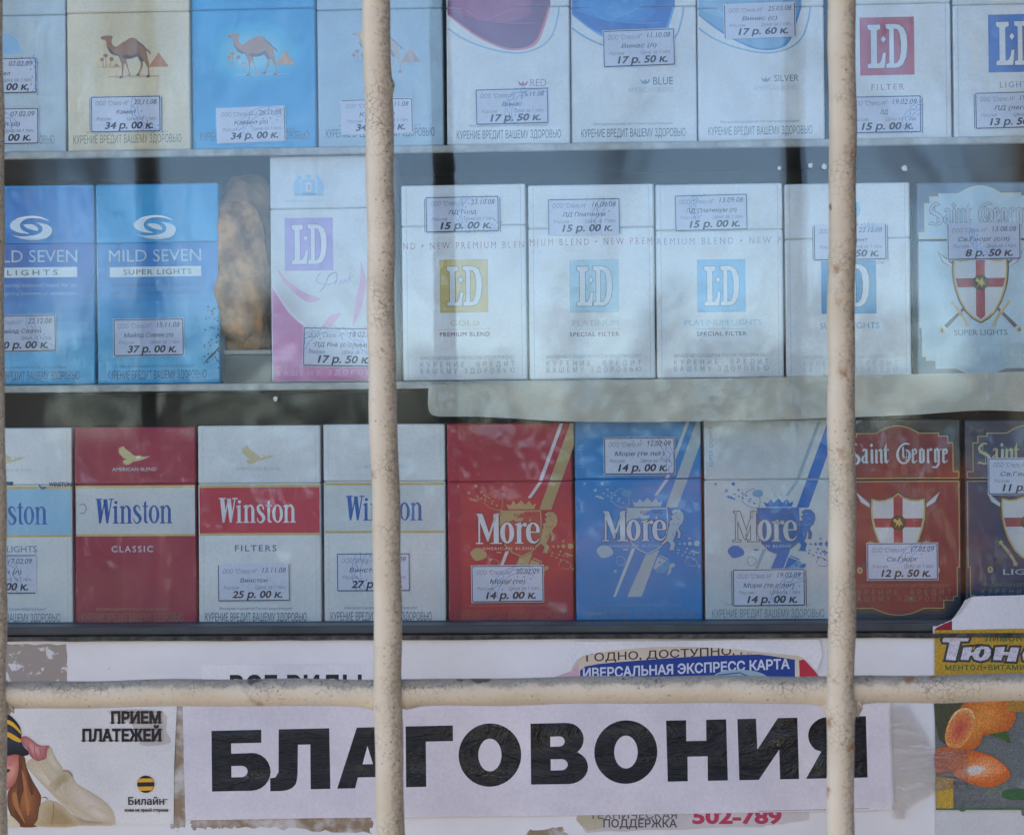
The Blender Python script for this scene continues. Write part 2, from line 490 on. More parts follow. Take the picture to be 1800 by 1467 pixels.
kpart('window_frame', box_bm(XL, XR, BY, .02, ZT, ZT + .0495), M_alu)
kpart('sill_board', box_bm(XL, XR, .0205, .16, ZB - .010, ZB - .0012), M_shelf_dark)
kpart('inner_back_board', box_bm(XL, XR, .125, .135, GZ + .9, 1.0), M_in)
M_g1 = glass_mat('window_glass', 1.31, .035); M_g2 = glass_mat('inner_glass', 1.28, .012)
kpart('window_pane', box_bm(XL, XR, -.0005, 0, ZB - .003, ZT), M_g1)
p2 = kpart('window_pane', box_bm(XL, XR, -.0005, 0, ZB + .0002, ZT), M_g2)
p2.location.y = .0095; p2.rotation_euler = (R(-.12), 0, R(.22))

nb_ = empty('side_light_blocker', (2.0, -1.0, GZ)); tag(nb_, 'dark brown block out of view, added to shade the bars from the right', 'light blocker')  # unseen block, added to darken the right sides of the bars
mesh_obj('wall', box_bm(-.75, .95, -1.4, 1.6, 0, 2.5), plain('brown_sheet', (84, 68, 54), .8, 0, .2, 5), nb_)
mesh_obj('roof', box_bm(-.95, 1.05, -1.6, 1.7, 2.503, 2.58), plain('brown_sheet', (84, 68, 54)), nb_)

# shelves: light laminate front edge, darker board
def shelf(py, name, label, th=.0034, y0=.0245):
    z1 = at(900, py, YF).z
    o = empty(name, (0, y0, z1)); tag(o, label, 'shelf', 'shelves inside the kiosk window')
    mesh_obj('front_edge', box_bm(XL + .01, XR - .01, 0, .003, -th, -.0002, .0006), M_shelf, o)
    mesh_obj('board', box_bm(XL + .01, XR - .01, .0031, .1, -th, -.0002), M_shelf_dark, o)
    return z1
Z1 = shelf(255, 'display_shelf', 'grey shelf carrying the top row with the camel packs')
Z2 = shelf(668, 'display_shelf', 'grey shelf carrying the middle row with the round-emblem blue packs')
Z3 = at(900, 1097, YF).z

# security grille of welded tubes
M_bar = bar_paint()
YB = -0.14
grille = empty('window_grille', (at(900, 1220, YB).x, YB, at(900, 1220, YB).z))
tag(grille, 'cream painted welded tube grille with cracked paint and rust in front of the window', 'grille')
def tube(name, p0, p1, r, bumps=(), rings=260, seg=28):
    bm = bmesh.new(); d = (p1 - p0); L = d.length; d.normalize()
    a = d.cross(Vector((0, 1, 0))).normalized(); b = a.cross(d).normalized()
    prev = None
    for i in range(rings + 1):
        t = i / rings; c = p0 + d * (L * t)
        c = c + a * (.0003 * math.sin(t * 23 + L)) + a * .00018 * math.sin(t * 71)
        row = []
        for k in range(seg):
            an = 2 * math.pi * k / seg; dirv = a * math.cos(an) + b * math.sin(an)
            rr = r * (1 + .012 * math.sin(t * 90 + 2 * an) + .006 * random.uniform(-1, 1))
            pt = c + dirv * rr
            for (bp, br, bh) in bumps:
                q = (pt - bp).length
                if q < br * 2.2: rr += bh * math.exp(-(q / br) ** 2)
            row.append(bm.verts.new(c + dirv * rr - grille.location))
        if prev:
            for k in range(seg): bm.faces.new((prev[k], prev[(k + 1) % seg], row[(k + 1) % seg], row[k]))
        prev = row
    bmesh.ops.recalc_face_normals(bm, faces=bm.faces[:])
    return mesh_obj(name, bm, M_bar, grille, smoothed=True)
def wpt(px, py): return at(px, py, YB)
RB = 25 / FPX * (YB - CAM.y)
def ext(pa, pb):                                     # lengthen a bar beyond the frame on both ends
    d = pb - pa; return pa - d * .35, pb + d * .35
a, b = ext(wpt(661.5, 0), wpt(687.5, 1467)); tube('bar', a, b, RB, [(wpt(636, 64), .0012, .0011), (wpt(689, 150), .0022, .0011), (wpt(655, 1168), .001, .0006)])
a, b = ext(wpt(1480.5, 0), wpt(1478.5, 1467)); tube('bar', a, b, RB * .96, [(wpt(1455, 1246), .002, .0010), (wpt(1505, 1246), .0025, .0014)])
a, b = ext(wpt(-19, 0), wpt(-10, 1467)); tube('bar', a, b, RB * .96, [(wpt(13, 1243), .002, .001)])
hz = [wpt(-500, 1226.5), wpt(2300, 1207.5)]
for q in hz: q.y += RB * .9
hb = tube('crossbar', hz[0], hz[1], RB * .97, [(Vector((wpt(px, 1245).x, YB + RB * .6, wpt(px, 1246).z)), .0035, .0011) for px in (655, 715, 1450, 1510)], 420)

def weld(px, py, dy, r_, seed):
    rnd = random.Random(seed); bm = bmesh.new(); bmesh.ops.create_icosphere(bm, subdivisions=4, radius=1)
    ph = [(rnd.uniform(2, 7), rnd.uniform(2, 7), rnd.uniform(2, 7), rnd.uniform(0, 6)) for _ in range(9)]
    c = at(px, py, YB); c.y = YB + dy; c -= grille.location
    for v in bm.verts:
        d = v.co.normalized(); k = 1 + .28 * sum(math.sin(a[0] * d.x + a[1] * d.y + a[2] * d.z + a[3]) for a in ph) / 4
        v.co = Vector((d.x * .8, d.y, d.z * 1.25)) * (r_ * k) + c
    mesh_obj('weld_bead', bm, M_bar, grille, smoothed=True)
for i, (px, py, r_) in enumerate(((662, 1212, .0016), (663, 1238, .0019), (712, 1210, .0016), (713, 1236, .0018), (1456, 1205, .0016), (1455, 1238, .0020), (1504, 1206, .0016), (1507, 1240, .0024), (1508, 1252, .0013), (14, 1216, .0016), (15, 1242, .0022))):
    weld(px, py, RB * .55, r_, i + 3)

# ------------------------------------------------------------------ lettering drawn by hand (zoom coordinates, mapped by aff)
def aff(k, ox, oy, dx=0, dy=0, s=1.0, cx=0, cy=0):
    def f(x, y):
        x, y = ox + x / k, oy + y / k
        return cx + (x - cx) * s + dx, cy + (y - cy) * s + dy
    return f
def with_T(A, T, fn):
    old = A.T; A.T = T; fn(); A.T = old

def winston(A, col, dx=0, dy=0):
    def go():
        P = []
        P += [[(105, 1005), (170, 1005), (196, 1250), (172, 1385), (142, 1385)], [(172, 1385), (160, 1330), (232, 1000), (250, 1000)],
              [(212, 1000), (276, 1000), (300, 1240), (288, 1385), (258, 1385)], [(288, 1385), (280, 1320), (336, 1000), (356, 1000)],
              rect(85, 990, 195, 1008), rect(300, 990, 388, 1008)]
        def n(o): return [[(500 + o, 1112), (545 + o, 1100), (545 + o, 1375), (500 + o, 1375)], [(478 + o, 1122), (500 + o, 1110), (500 + o, 1140), (478 + o, 1140)],
                          rect(478 + o, 1372, 570 + o, 1390), rect(608 + o, 1160, 656 + o, 1375), rect(588 + o, 1372, 678 + o, 1390)] + \
            stroke([(540 + o, 1165, 14), (570 + o, 1118, 20), (605 + o, 1118, 34), (632 + o, 1170, 46)], sm=4)
        P += [rect(386, 1125, 434, 1375), [(366, 1128), (386, 1112), (434, 1104), (434, 1145), (366, 1145)], rect(362, 1372, 462, 1390), ell(416, 1053, 27, 27, 14)]
        P += n(0)
        P += stroke([(806, 1180, 12), (790, 1125, 18), (750, 1106, 26), (714, 1145, 44), (738, 1215, 52), (792, 1275, 54), (806, 1330, 46), (772, 1380, 26), (722, 1372, 18), (702, 1310, 12)], sm=4)
        P += [[(868, 1060), (906, 1025), (906, 1340), (868, 1330)], rect(842, 1106, 940, 1126)] + stroke([(886, 1310, 40), (895, 1365, 36), (938, 1378, 12)], sm=4)
        A.polys(P, col)
        A.poly(ell(1030, 1245, 86, 146, 28), col, [ell(1030, 1245, 38, 124, 24)])
        A.polys(n(645), col)
    with_T(A, aff(9.17, 160, 770, dx, dy), go)

def more_word(A, col, dx, dy, grow=0):
    def go():
        P = [[(335, 445), (398, 445), (478, 690), (462, 750), (448, 750)], [(462, 750), (455, 700), (540, 445), (562, 445)],
             rect(350, 450, 368, 768), rect(320, 764, 402, 777), rect(520, 445, 577, 768), rect(485, 764, 612, 777), rect(328, 438, 392, 449), rect(540, 438, 592, 449)]
        P += [rect(780, 552, 830, 768), [(760, 556), (830, 536), (830, 580), (760, 566)], rect(758, 764, 852, 777), ell(872, 566, 22, 24, 14)]
        P += stroke([(825, 610, 12), (840, 570, 14), (868, 552, 18)], sm=3)
        P += stroke([(905, 650, 13), (1032, 650, 13)])
        P += stroke([(1018, 650, 40), (1010, 585, 36), (965, 548, 16), (922, 580, 40), (908, 655, 54), (925, 735, 46), (970, 765, 22), (1008, 750, 14), (1032, 715, 8)], sm=4)
        if grow: P = [inset(p, grow) for p in P]
        A.polys(P, col)
        A.poly(inset(ell(672, 655, 79, 119, 28), grow) if grow else ell(672, 655, 79, 119, 28), col, [ell(672, 655, 26 - grow, 98 - grow, 24)])
    with_T(A, aff(6.378, 1010, 830, dx, dy), go)

L_GL = [(707, 150), (795, 150), (797, 180), (772, 192), (772, 430), (792, 425), (808, 395), (815, 352), (836, 350), (825, 460), (708, 460), (708, 432), (730, 425), (730, 192), (710, 180)]
D_GL = [(835, 148), (905, 148), (935, 155), (965, 180), (983, 230), (987, 305), (978, 385), (955, 435), (930, 455), (905, 460), (840, 460), (838, 435), (860, 425), (860, 185), (838, 178)]
D_H = [(893, 180), (916, 184), (933, 215), (942, 280), (940, 350), (930, 400), (914, 426), (893, 430)]
def ld_logo(A, x0, y0, x1, y1, sq, letter, edge, line):
    """square emblem with two white slab letters and a diamond"""
    A.poly(inset(rect(x0, y0, x1, y1), .8), edge); A.poly(rect(x0, y0, x1, y1), sq)
    def T(x, y): return x0 + (x - 655) / 378 * (x1 - x0), y0 + (y - 100) / 408 * (y1 - y0)
    def go():
        A.poly(inset(L_GL, 5), line); A.poly(inset(D_GL, 5), line)
        A.poly([(818, 222), (842, 255), (818, 288), (794, 255)], line)
        A.poly(L_GL, letter); A.poly(D_GL, letter); A.poly(inset(D_H, 1), line); A.poly(inset(D_H, -4), sq)
        A.poly([(818, 230), (836, 255), (818, 280), (800, 255)], letter)
    with_T(A, T, go)

CAMEL = [(150, 215), (200, 185), (250, 178), (330, 180), (385, 190), (400, 215), (375, 250), (372, 320), (400, 375), (450, 400), (500, 380), (560, 330), (650, 290), (710, 245), (790, 228), (850, 250), (910, 310), (1000, 375), (1050, 440), (1120, 490), (1150, 555), (1130, 560), (1075, 490), (1062, 500), (1075, 590), (1095, 690), (1110, 740), (1110, 860), (1115, 930), (1130, 1000), (1090, 1020), (1040, 1000), (1085, 950), (1085, 840), (1050, 760), (1005, 690), (985, 720), (985, 790), (950, 860), (920, 920), (930, 965), (880, 980), (835, 970), (880, 930), (920, 870), (945, 790), (945, 720), (910, 650), (880, 600), (820, 620), (740, 640), (660, 640), (670, 720), (700, 830), (730, 930), (745, 970), (680, 975), (710, 940), (690, 860), (655, 760), (640, 720), (610, 760), (600, 850), (590, 950), (600, 1000), (540, 1025), (505, 1005), (560, 975), (570, 850), (565, 740), (530, 640), (500, 580), (420, 570), (350, 530), (300, 450), (270, 380), (265, 300), (230, 260), (170, 245)]
def camel(A, dx, dy, body, dark, sand, pyr, pale=False):
    def go():
        A.poly(ell(800, 985, 520, 26, 30), sand)
        A.poly([(1300, 525), (1500, 808), (1095, 808)], pyr)
        A.poly([(1300, 525), (1500, 808), (1370, 808)], tuple(int(v * .92) for v in pyr))
        A.poly([(460, 720), (535, 785), (400, 797)], pyr)
        A.polys(stroke([(90, 800), (600, 795)], 10), sand)
        A.polys([ell(250, 570, 46, 36), ell(180, 645, 42, 34), ell(365, 642, 42, 40)] + stroke([(250, 590), (262, 800)], 14) + stroke([(185, 660), (215, 800)], 12) + stroke([(362, 660), (330, 795)], 12), tuple(int(v * .9) for v in pyr))
        A.poly(CAMEL, body)
        A.poly([(270, 380), (300, 450), (350, 530), (420, 570), (500, 580), (540, 660), (520, 560), (440, 530), (380, 490), (320, 420)], dark)
        A.poly([(560, 600), (640, 560), (760, 585), (850, 540), (900, 520), (960, 600), (1010, 690), (940, 690), (880, 600), (820, 620), (740, 640), (640, 645)], dark)
        A.poly([(850, 252), (910, 312), (1000, 377), (1052, 445), (1120, 492), (1150, 555), (1130, 560), (1070, 480), (1000, 420), (900, 330)], dark)
        A.polys([[(150, 218), (170, 245), (232, 262), (215, 236)], [(1085, 950), (1040, 1000), (1090, 1020), (1130, 1000)], [(880, 930), (835, 970), (880, 980), (930, 965)], [(560, 975), (505, 1005), (540, 1025), (600, 1000)]], dark)
    with_T(A, aff(11.25, 165, 50, dx, dy), go)

def swirl(A, dx, dy, col, edge):
    up = [(352, 271), (300, 243), (230, 232), (150, 242), (96, 268), (77, 298), (90, 325), (130, 345), (172, 354), (215, 354), (170, 335), (148, 310), (150, 285), (172, 263), (210, 250), (260, 248), (310, 257)]
    lo = [(92, 362), (150, 388), (230, 401), (310, 394), (355, 370), (371, 335), (360, 310), (325, 290), (262, 280), (295, 300), (304, 328), (288, 352), (245, 366), (180, 373), (130, 371)]
    mid = [(172, 292), (225, 289), (262, 306), (276, 330), (262, 336), (215, 325), (186, 310)]
    def go():
        for p in (up, lo, mid):
            q = closed(p, 2)
            A.poly([(x + 4, y + 5) for x, y in q], edge)
        for p in (up, lo, mid): A.poly(closed(p, 2), col)
        A.poly(closed([(352, 271), (300, 243), (230, 232), (150, 242), (120, 256), (200, 246), (290, 252)], 2), (250, 252, 255))
        A.poly(closed([(92, 362), (150, 388), (230, 401), (310, 394), (330, 385), (250, 388), (160, 380)], 2), (186, 206, 224))
    with_T(A, aff(3.964, 0, 330, dx, dy), go)

EAGLE = [(452, 210), (480, 215), (470, 180), (500, 190), (495, 160), (525, 172), (545, 150), (575, 200), (640, 240), (690, 290), (750, 315), (800, 305), (850, 325), (985, 315), (900, 355), (800, 385), (700, 405), (650, 440), (600, 455), (555, 446), (560, 432), (530, 420), (545, 405), (528, 388), (595, 365), (540, 345), (505, 300), (480, 290), (490, 275), (460, 258), (478, 244)]
def eagle(A, dx, dy, col, head):
    def go():
        A.poly(EAGLE, col); A.poly(ell(778, 335, 34, 20), head)
        A.poly([(850, 325), (985, 315), (900, 335)], tuple(int(v * .85) for v in col))
    with_T(A, aff(9.17, 160, 770, dx, dy), go)

def star(cx, cy, r): return [(cx + (r if i % 2 == 0 else r * .42) * math.sin(R(36 * i)), cy - (r if i % 2 == 0 else r * .42) * math.cos(R(36 * i))) for i in range(10)]

# blackletter words (drawn in the 8.627 zoom of the pale pack)
def bl_stem(x, y0, y1, wd=40):
    h = wd / 2
    return [(x - h, y0 + 14), (x - 2, y0 - 10), (x + h, y0 + 12), (x + h, y1 - 26), (x + h + 12, y1 - 12), (x + 4, y1 + 14), (x - h, y1 - 10)]
def saint_george(A, xc, dy, col, edge):
    P = []
    # S
    P += stroke([(286, 352, 26), (232, 340, 34), (180, 378, 34), (160, 430, 36), (205, 482, 42), (275, 515, 46), (316, 570, 44), (296, 632, 36), (235, 652, 26), (165, 632, 30), (132, 652, 20)], sm=4)
    P += stroke([(215, 350, 9), (212, 470, 9)]) + stroke([(150, 480, 9), (268, 470, 12)]) + stroke([(255, 530, 9), (252, 640, 9)])
    # a
    P += [bl_stem(424, 420, 635), [(362, 442), (386, 406), (430, 424), (430, 446), (392, 440), (376, 460)]] + stroke([(412, 512, 12), (374, 545, 30), (366, 590, 34), (392, 628, 24), (412, 602, 12)], sm=3)
    # i
    P += [bl_stem(510, 424, 635), [(505, 330), (532, 362), (506, 396), (478, 364)]]
    # n
    P += [bl_stem(578, 424, 635, 38), bl_stem(652, 424, 635, 38), [(594, 452), (640, 408), (668, 436), (650, 458)]]
    # t
    P += [[(690, 430), (736, 320), (736, 592), (772, 588), (740, 648), (700, 620), (696, 440)], [(672, 442), (700, 424), (772, 424), (760, 446)]]
    # G
    P += stroke([(1082, 352, 22), (1020, 340, 30), (952, 378, 30), (908, 450, 36), (900, 540, 40), (935, 612, 36), (990, 640, 30), (1052, 612, 30), (1082, 540, 42), (1070, 460, 34), (1020, 432, 16)], sm=4)
    P += [bl_stem(985, 392, 545, 30)] + stroke([(985, 560, 9), (1075, 540, 9)]) + stroke([(1010, 590, 8), (1070, 575, 8)]) + stroke([(1040, 450, 8), (1030, 620, 8)])
    def e_(o): return [bl_stem(1132 + o, 424, 632, 36), [(1140 + o, 446), (1160 + o, 404), (1200 + o, 440), (1196 + o, 490), (1140 + o, 520), (1140 + o, 500), (1172 + o, 478), (1166 + o, 452)], [(1140 + o, 628), (1198 + o, 590), (1200 + o, 604), (1152 + o, 648)]]
    P += e_(0)
    # o
    P += [bl_stem(1244, 424, 632, 36), [(1250, 420), (1262, 402), (1312, 440), (1312, 610), (1276, 646), (1256, 632), (1276, 606), (1276, 460)]]
    # r
    P += [bl_stem(1362, 424, 635, 36), [(1374, 440), (1402, 404), (1432, 430), (1410, 458)]]
    # g
    P += [bl_stem(1472, 424, 625, 36), [(1476, 430), (1500, 402), (1540, 440), (1540, 660), (1500, 716), (1440, 716), (1420, 690), (1474, 690), (1504, 650), (1504, 460)], [(1540, 420), (1572, 414), (1560, 440), (1540, 440)]]
    P += e_(462)
    def go(grow, c):
        A.polys([inset(p, grow) if grow else p for p in P], c)
    T = aff(8.627, 1620, 310, xc - 1724.5, dy)
    with_T(A, T, lambda: go(7, edge)); with_T(A, T, lambda: go(0, col))

# ------------------------------------------------------------------ packs
YEL_INK = (196, 178, 120)
PACKS = {}
class Pack:
    def __init__(s, x0, x1, yt, yb, lid, body, lidc, label, grp, zbase, dy=0, tilt=0, sidec=None):
        s.xc = (x0 + x1) / 2; yf = YF + dy + random.uniform(-.001, .0012); tilt += random.uniform(-.22, .22)
        p = at(s.xc, yb, yf); p.z = zbase + (random.uniform(0, .0001))
        s.sc = (at(x1, yb, yf) - at(x0, yb, yf)).length / (x1 - x0)
        s.root = empty('cigarette_pack', p); s.root.rotation_euler = (0, R(tilt), R(random.uniform(-.3, .3)))
        tag(s.root, label, 'cigarette pack', grp)
        w = (x1 - x0 - 1.8) * s.sc; h = (yb - yt) * s.sc; lz = (yb - lid) * s.sc; D = .022
        s.body = Art(s.xc, yb, s.sc); s.lid = Art(s.xc, yb, s.sc)
        s.stk = []
        s.body.solid(box_bm(-w / 2, w / 2, 0, D, 0, lz - .00006, .0007, 2), ink(body))
        s.lid.solid(box_bm(-w / 2, w / 2, 0, D, lz + .00006, h, .0007, 2), ink(lidc))
        s.body.solid(box_bm(-w / 2 + .001, w / 2 - .001, .0008, D - .001, lz - .004, lz + .004), ink(tuple(int(v * .7) for v in lidc)))
        s.x0, s.x1, s.yt, s.yb, s.ly = x0 + 3, x1 - 3, yt, yb, lid
    def band(s, y0, y1, col, part='body'):
        A = s.lid if part == 'lid' else s.body
        A.poly(rect(s.x0, y0, s.x1, y1), col)
    def crease(s, col):
        for A, a, b in ((s.body, s.ly + 3, s.yb - 5), (s.lid, s.yt + 4, s.ly - 3)):
            A.polys([rect(s.x0 + 6, a, s.x0 + 7.2, b), rect(s.x1 - 7.2, a, s.x1 - 6, b)], col)
    def warn(s, col, ys, yb, x0, x1, small=None, w2=(.12, .88)):
        s.body.text('Минздравсоцразвития России предупреждает', x0 + (x1 - x0) * w2[0], x0 + (x1 - x0) * w2[1], ys - 4.6, ys, small or col)
        s.body.text('КУРЕНИЕ ВРЕДИТ ВАШЕМУ ЗДОРОВЬЮ', x0, x1, yb - 14.5, yb, tuple(int(v * .84) for v in col), bold=.004)
    def warn2(s, col, y, x0, x1):
        s.body.text('МИНЗДРАВСОЦРАЗВИТИЯ РОССИИ ПРЕДУПРЕЖДАЕТ', x0, x1, y - 6, y, col)
        s.body.text('КУРЕНИЕ  ВРЕДИТ', x0, x1, y + 4, y + 13, col, track=1.9)
        s.body.text('ВАШЕМУ ЗДОРОВЬЮ', x0, x1, y + 15.5, y + 24.5, col, track=1.9)
    def done(s):
        s.body.build('body', s.root); s.lid.build('lid', s.root)

PAPER = (212, 217, 234); INKD = (52, 58, 74); INKG = (128, 138, 160)
STAMP = (120, 158, 214)
def sticker(pk, x0, y0, x1, y1, price, date, name, rot=0, frame='tlrb', stamp=None, name_dark=True, paper=PAPER, edge=(60, 78, 104), left_price=0, maker=True, dbl=False, strong=True):
    """price sticker: printed frame, four lines of print, part of a round rubber stamp"""
    cx, cy = (x0 + x1) / 2, (y0 + y1) / 2
    A = Art(pk.xc, pk.yb, pk.sc, -3.4e-4, 'paper')
    c, sn = math.cos(R(rot)), math.sin(R(rot))
    A.T = lambda x, y: (cx + (x - cx) * c + (y - cy) * sn, cy - (x - cx) * sn + (y - cy) * c)
    A.poly(inset(rect(x0, y0, x1, y1), 2.0), paper)
    W, Hh = x1 - x0, y1 - y0
    fx = lambda u: x0 + u * W
    fy = lambda v: y0 + v * Hh
    if stamp:
        sx, sy, sr, a0, a1 = stamp
        X, Y = fx(sx), fy(sy); rr = sr * W
        clip = lambda ps: [q for q in ps if x0 < sum(t[0] for t in q) / len(q) < x1 + 4 and y0 - 2 < sum(t[1] for t in q) / len(q) < y1 + 2]
        A.polys(clip(stroke(arc(X, Y, rr, rr, a0, a1, 40), 1.0)), STAMP); A.polys(clip(stroke(arc(X, Y, rr * .78, rr * .78, a0, a1, 40), 1.0)), STAMP)
        k = int(abs(a1 - a0) / 9)
        zig = []
        for i in range(k + 1):
            a = R(a0 + (a1 - a0) * i / k); q = rr * (.84 if i % 2 else .95)
            zig.append((X + q * math.cos(a), Y + q * math.sin(a)))
        A.polys(clip(stroke(zig, 1.5)), STAMP)
        for i in range(0, k, 2):
            a = R(a0 + (a1 - a0) * (i + .5) / k); A.polys(clip([ell(X + rr * .66 * math.cos(a), Y + rr * .66 * math.sin(a), 1.3, 1.8, 6)]), STAMP)
    e = edge
    ww = 1.5
    if 't' in frame: A.polys(stroke([(x0, y0), (x1, y0)], ww), e)
    if 'b' in frame: A.polys(stroke([(x0, y1), (x1, y1)], ww + .5), e)
    if 'l' in frame: A.polys(stroke([(x0, y0), (x0, y1)], ww), e)
    if 'r' in frame: A.polys(stroke([(x1, y0), (x1, y1)], ww), e)
    if dbl: A.polys(stroke([(x1 + 3.5, y0 + 2), (x1 + 3.5, y1 + 3)], 1.1), e); A.polys(stroke([(x0 - 3, y0 + 2), (x0 - 3, y1)], 1.1), e)
    if maker: A.text('ООО "Стелс-Н"', fx(.06), fx(.55), fy(.11), fy(.24), INKG, shear=.22)
    A.text(date, fx(.62), fx(.955), fy(.07), fy(.22), (84, 92, 116), shear=.2)
    if name:
        hw = min(.36, .028 * len(name))
        A.text(name, fx(.5 - hw), fx(.5 + hw), fy(.37), fy(.49), (84, 90, 112), shear=.22, bold=.008)
    A.text('Россия', fx(.07), fx(.29), fy(.58), fy(.68), INKG, shear=.22)
    A.text('Цена за 1 пач.', fx(.52), fx(.95), fy(.57), fy(.68), INKG, shear=.22)
    A.text(price, fx(.19 + left_price), fx(.9), fy(.72), fy(.92), INKD, bold=.03 if strong else .015, shear=.2)
    A.build('price_sticker', pk.root)

WHT = (222, 224, 226)
G1, G2, G3 = 'packs on the top shelf', 'packs on the middle shelf', 'packs on the bottom sill'

# ---- top row
p = Pack(-100, 117, -80, 266, 28, (188, 204, 214), (188, 204, 214), 'pale blue pack cut off by the left edge of the top row, two price stickers', G1, Z1)
p.body.poly(closed([(-20, 70), (8, 58), (32, 72), (42, 98), (38, 92), (20, 96), (-10, 88)], 3), (150, 200, 236))
p.warn((150, 170, 190), 236, 251, -82, 96)
sticker(p, -60, 103, 64, 162, '34 р. 00 к.', '07.02.09', 'Кэмел', .4, stamp=(.62, .55, .5, -60, 160))
sticker(p, -58, 190, 67, 250, '34 р. 00 к.', '07.02.09', 'Кэмел (л)', .4, stamp=(.3, 1.0, .5, 200, 330))
p.done()
p = Pack(118.5, 336, -80, 267, 26, (230, 213, 178), (232, 216, 186), 'yellow camel pack third from left before the first bar', G1, Z1)
p.root['label'] = 'sand yellow pack with a brown camel and orange pyramid'
camel(p.body, 0, 0, (168, 120, 88), (104, 86, 92), (206, 180, 140), (204, 138, 90))
p.warn((168, 160, 120), 236, 253, 129, 319)
sticker(p, 162, 173, 282, 233, '34 р. 00 к.', '20.11.08', 'Кэмел', 0, stamp=(1.0, .3, .42, 90, 200), dbl=True)
p.done()
p = Pack(338, 557, -80, 264, 20, (0, 156, 214), (0, 156, 214), 'bright blue pack with a brown camel in a pale glow', G1, Z1)
for k in range(12):
    f_ = k / 11; p.body.poly(ell(448, 96, 92 - 56 * f_, 62 - 38 * f_, 36), tuple(int(a + (b - a) * (f_ * .85)) for a, b in zip((0, 156, 214), (160, 212, 228))))
camel(p.body, 223, -4, (186, 146, 118), (120, 108, 122), (132, 184, 214), (206, 160, 120))
p.warn((44, 104, 160), 232, 248, 352, 543)
sticker(p, 383, 192, 501, 250, '34 р. 00 к.', '26.11.08', 'Кэмел (л)', 1.2, frame='r', stamp=(.75, 1.0, .5, 200, 300))
p.done()
p = Pack(559, 781, -80, 258, 17, (168, 192, 208), (168, 192, 208), 'silvery pale pack with a faint camel half hidden by the first full bar', G1, Z1)
camel(p.body, 443, -11, (186, 176, 166), (140, 140, 150), (170, 188, 204), (190, 164, 150))
p.warn((70, 104, 140), 222, 240, 573, 764, small=(110, 140, 170))
sticker(p, 602, 175, 725, 233, '34 р. 00 к.', '20.11.08', 'Кэмел (с)', .8, frame='tr')
p.done()

def swoosh_pack(x0, x1, yb, main, hi, rim, word, wx, label, ring, bird, extra=None):
    p = Pack(x0, x1, -90, yb, 12, WHT, WHT, label, G1, Z1)
    xo = x0 - 785
    def sh(pts): return [(x + xo, y) for x, y in pts]
    # the swoosh is split at the lid line
    ring_p = sh([(788, 47), (812, 64), (845, 79), (885, 90), (920, 92), (952, 82), (972, 62), (982, 30), (984, 12.6)])
    p.body.polys(stroke(smooth([(a, b, 3.0) for a, b in ring_p], 4)), ring)
    rim_p = sh([(785.5, 25), (815, 46), (850, 68), (890, 84), (925, 84), (945, 72), (958, 42), (967, 12.6)])
    def half(pts, hi_y):
        q = smooth(pts, 5); return q + [(q[-1][0], hi_y), (q[0][0], hi_y)]
    p.body.poly(half(sh([(788, 24), (815, 46), (850, 69), (890, 86), (925, 86.5), (947, 74), (960, 42), (969, 12.6)]), 12.6), rim)
    p.body.poly(half(sh([(788, 21), (816, 43), (851, 65.5), (890, 82.5), (922, 83), (943, 71), (956, 41), (965, 12.6)]), 12.6), main)
    p.lid.poly(rect(x0 + 3, -40, x0 + 184, 11.4), main)
    p.body.poly(closed(sh([(800, 13), (930, 13), (915, 34), (860, 36), (820, 26)]), 3), hi)
    p.lid.poly(closed(sh([(800, 10), (930, 10), (915, -20), (860, -22), (820, -16)]), 3), hi)
    p.body.polys(stroke(smooth(sh([(820, 15)]) + sh([(850, 34), (880, 24), (905, 14)]), 4), 1.6) + stroke(smooth(sh([(850, 34), (900, 40), (945, 40)]), 4), 1.4), tuple(min(255, v + 25) for v in hi))
    # small emblem of two wings
    bx, by = bird
    p.body.polys(stroke([(bx - 8, by - 3, 1), (bx - 5, by + 2, 4), (bx, by + 3, 5), (bx + 5, by + 2, 4), (bx + 8, by - 3, 1)], sm=3) + stroke([(bx, by - 3, 2), (bx, by + 4, 4)]), ring if word != 'RED' else (186, 96, 122))
    p.body.text(word, wx[0], wx[1], wx[2], wx[3], (96, 112, 130) if word != 'RED' else (176, 130, 146))
    p.warn((84, 112, 142) if word != 'SILVER' else (140, 156, 172), yb - 32, yb - 11, x0 + 18, x0 + 201, small=(120, 146, 172))
    return p
p = swoosh_pack(785, 1003, 253, (126, 62, 106), (160, 70, 112), (216, 122, 130), 'RED', (933, 961, 138, 151), 'white pack with a wine red swoosh and the word RED', (150, 186, 206), (920, 145))
sticker(p, 838, 156, 963, 216, '17 р. 50 к.', '25.11.08', 'Винас', .8, stamp=(.82, .7, .42, 150, 300))
p.done()
p = swoosh_pack(1004, 1226, 251, (6, 104, 190), (30, 134, 208), (84, 160, 220), 'BLUE', (1149, 1184, 135, 149), 'white pack with a blue swoosh and the word BLUE', (128, 172, 200), (1135, 142))
p.body.text('AMERICAN BLEND', 1105, 1185, 153, 162, (184, 194, 204))
sticker(p, 1063, 53, 1186, 115, '17 р. 50 к.', '11.10.08', 'Винас (л)', 1.2)
p.done()
p = swoosh_pack(1227, 1451, 247, (116, 166, 206), (138, 182, 214), (62, 134, 196), 'SILVER', (1362, 1405, 131, 143), 'white pack with a pale silver blue swoosh and the word SILVER', (136, 178, 204), (1347, 138))
p.body.text('AMERICAN BLEND', 1325, 1402, 149, 158, (190, 198, 206))
sticker(p, 1276, 6, 1399, 64, '17 р. 60 к.', '25.03.08', 'Винас (с)', 1, frame='lr', edge=(60, 62, 70))
p.done()
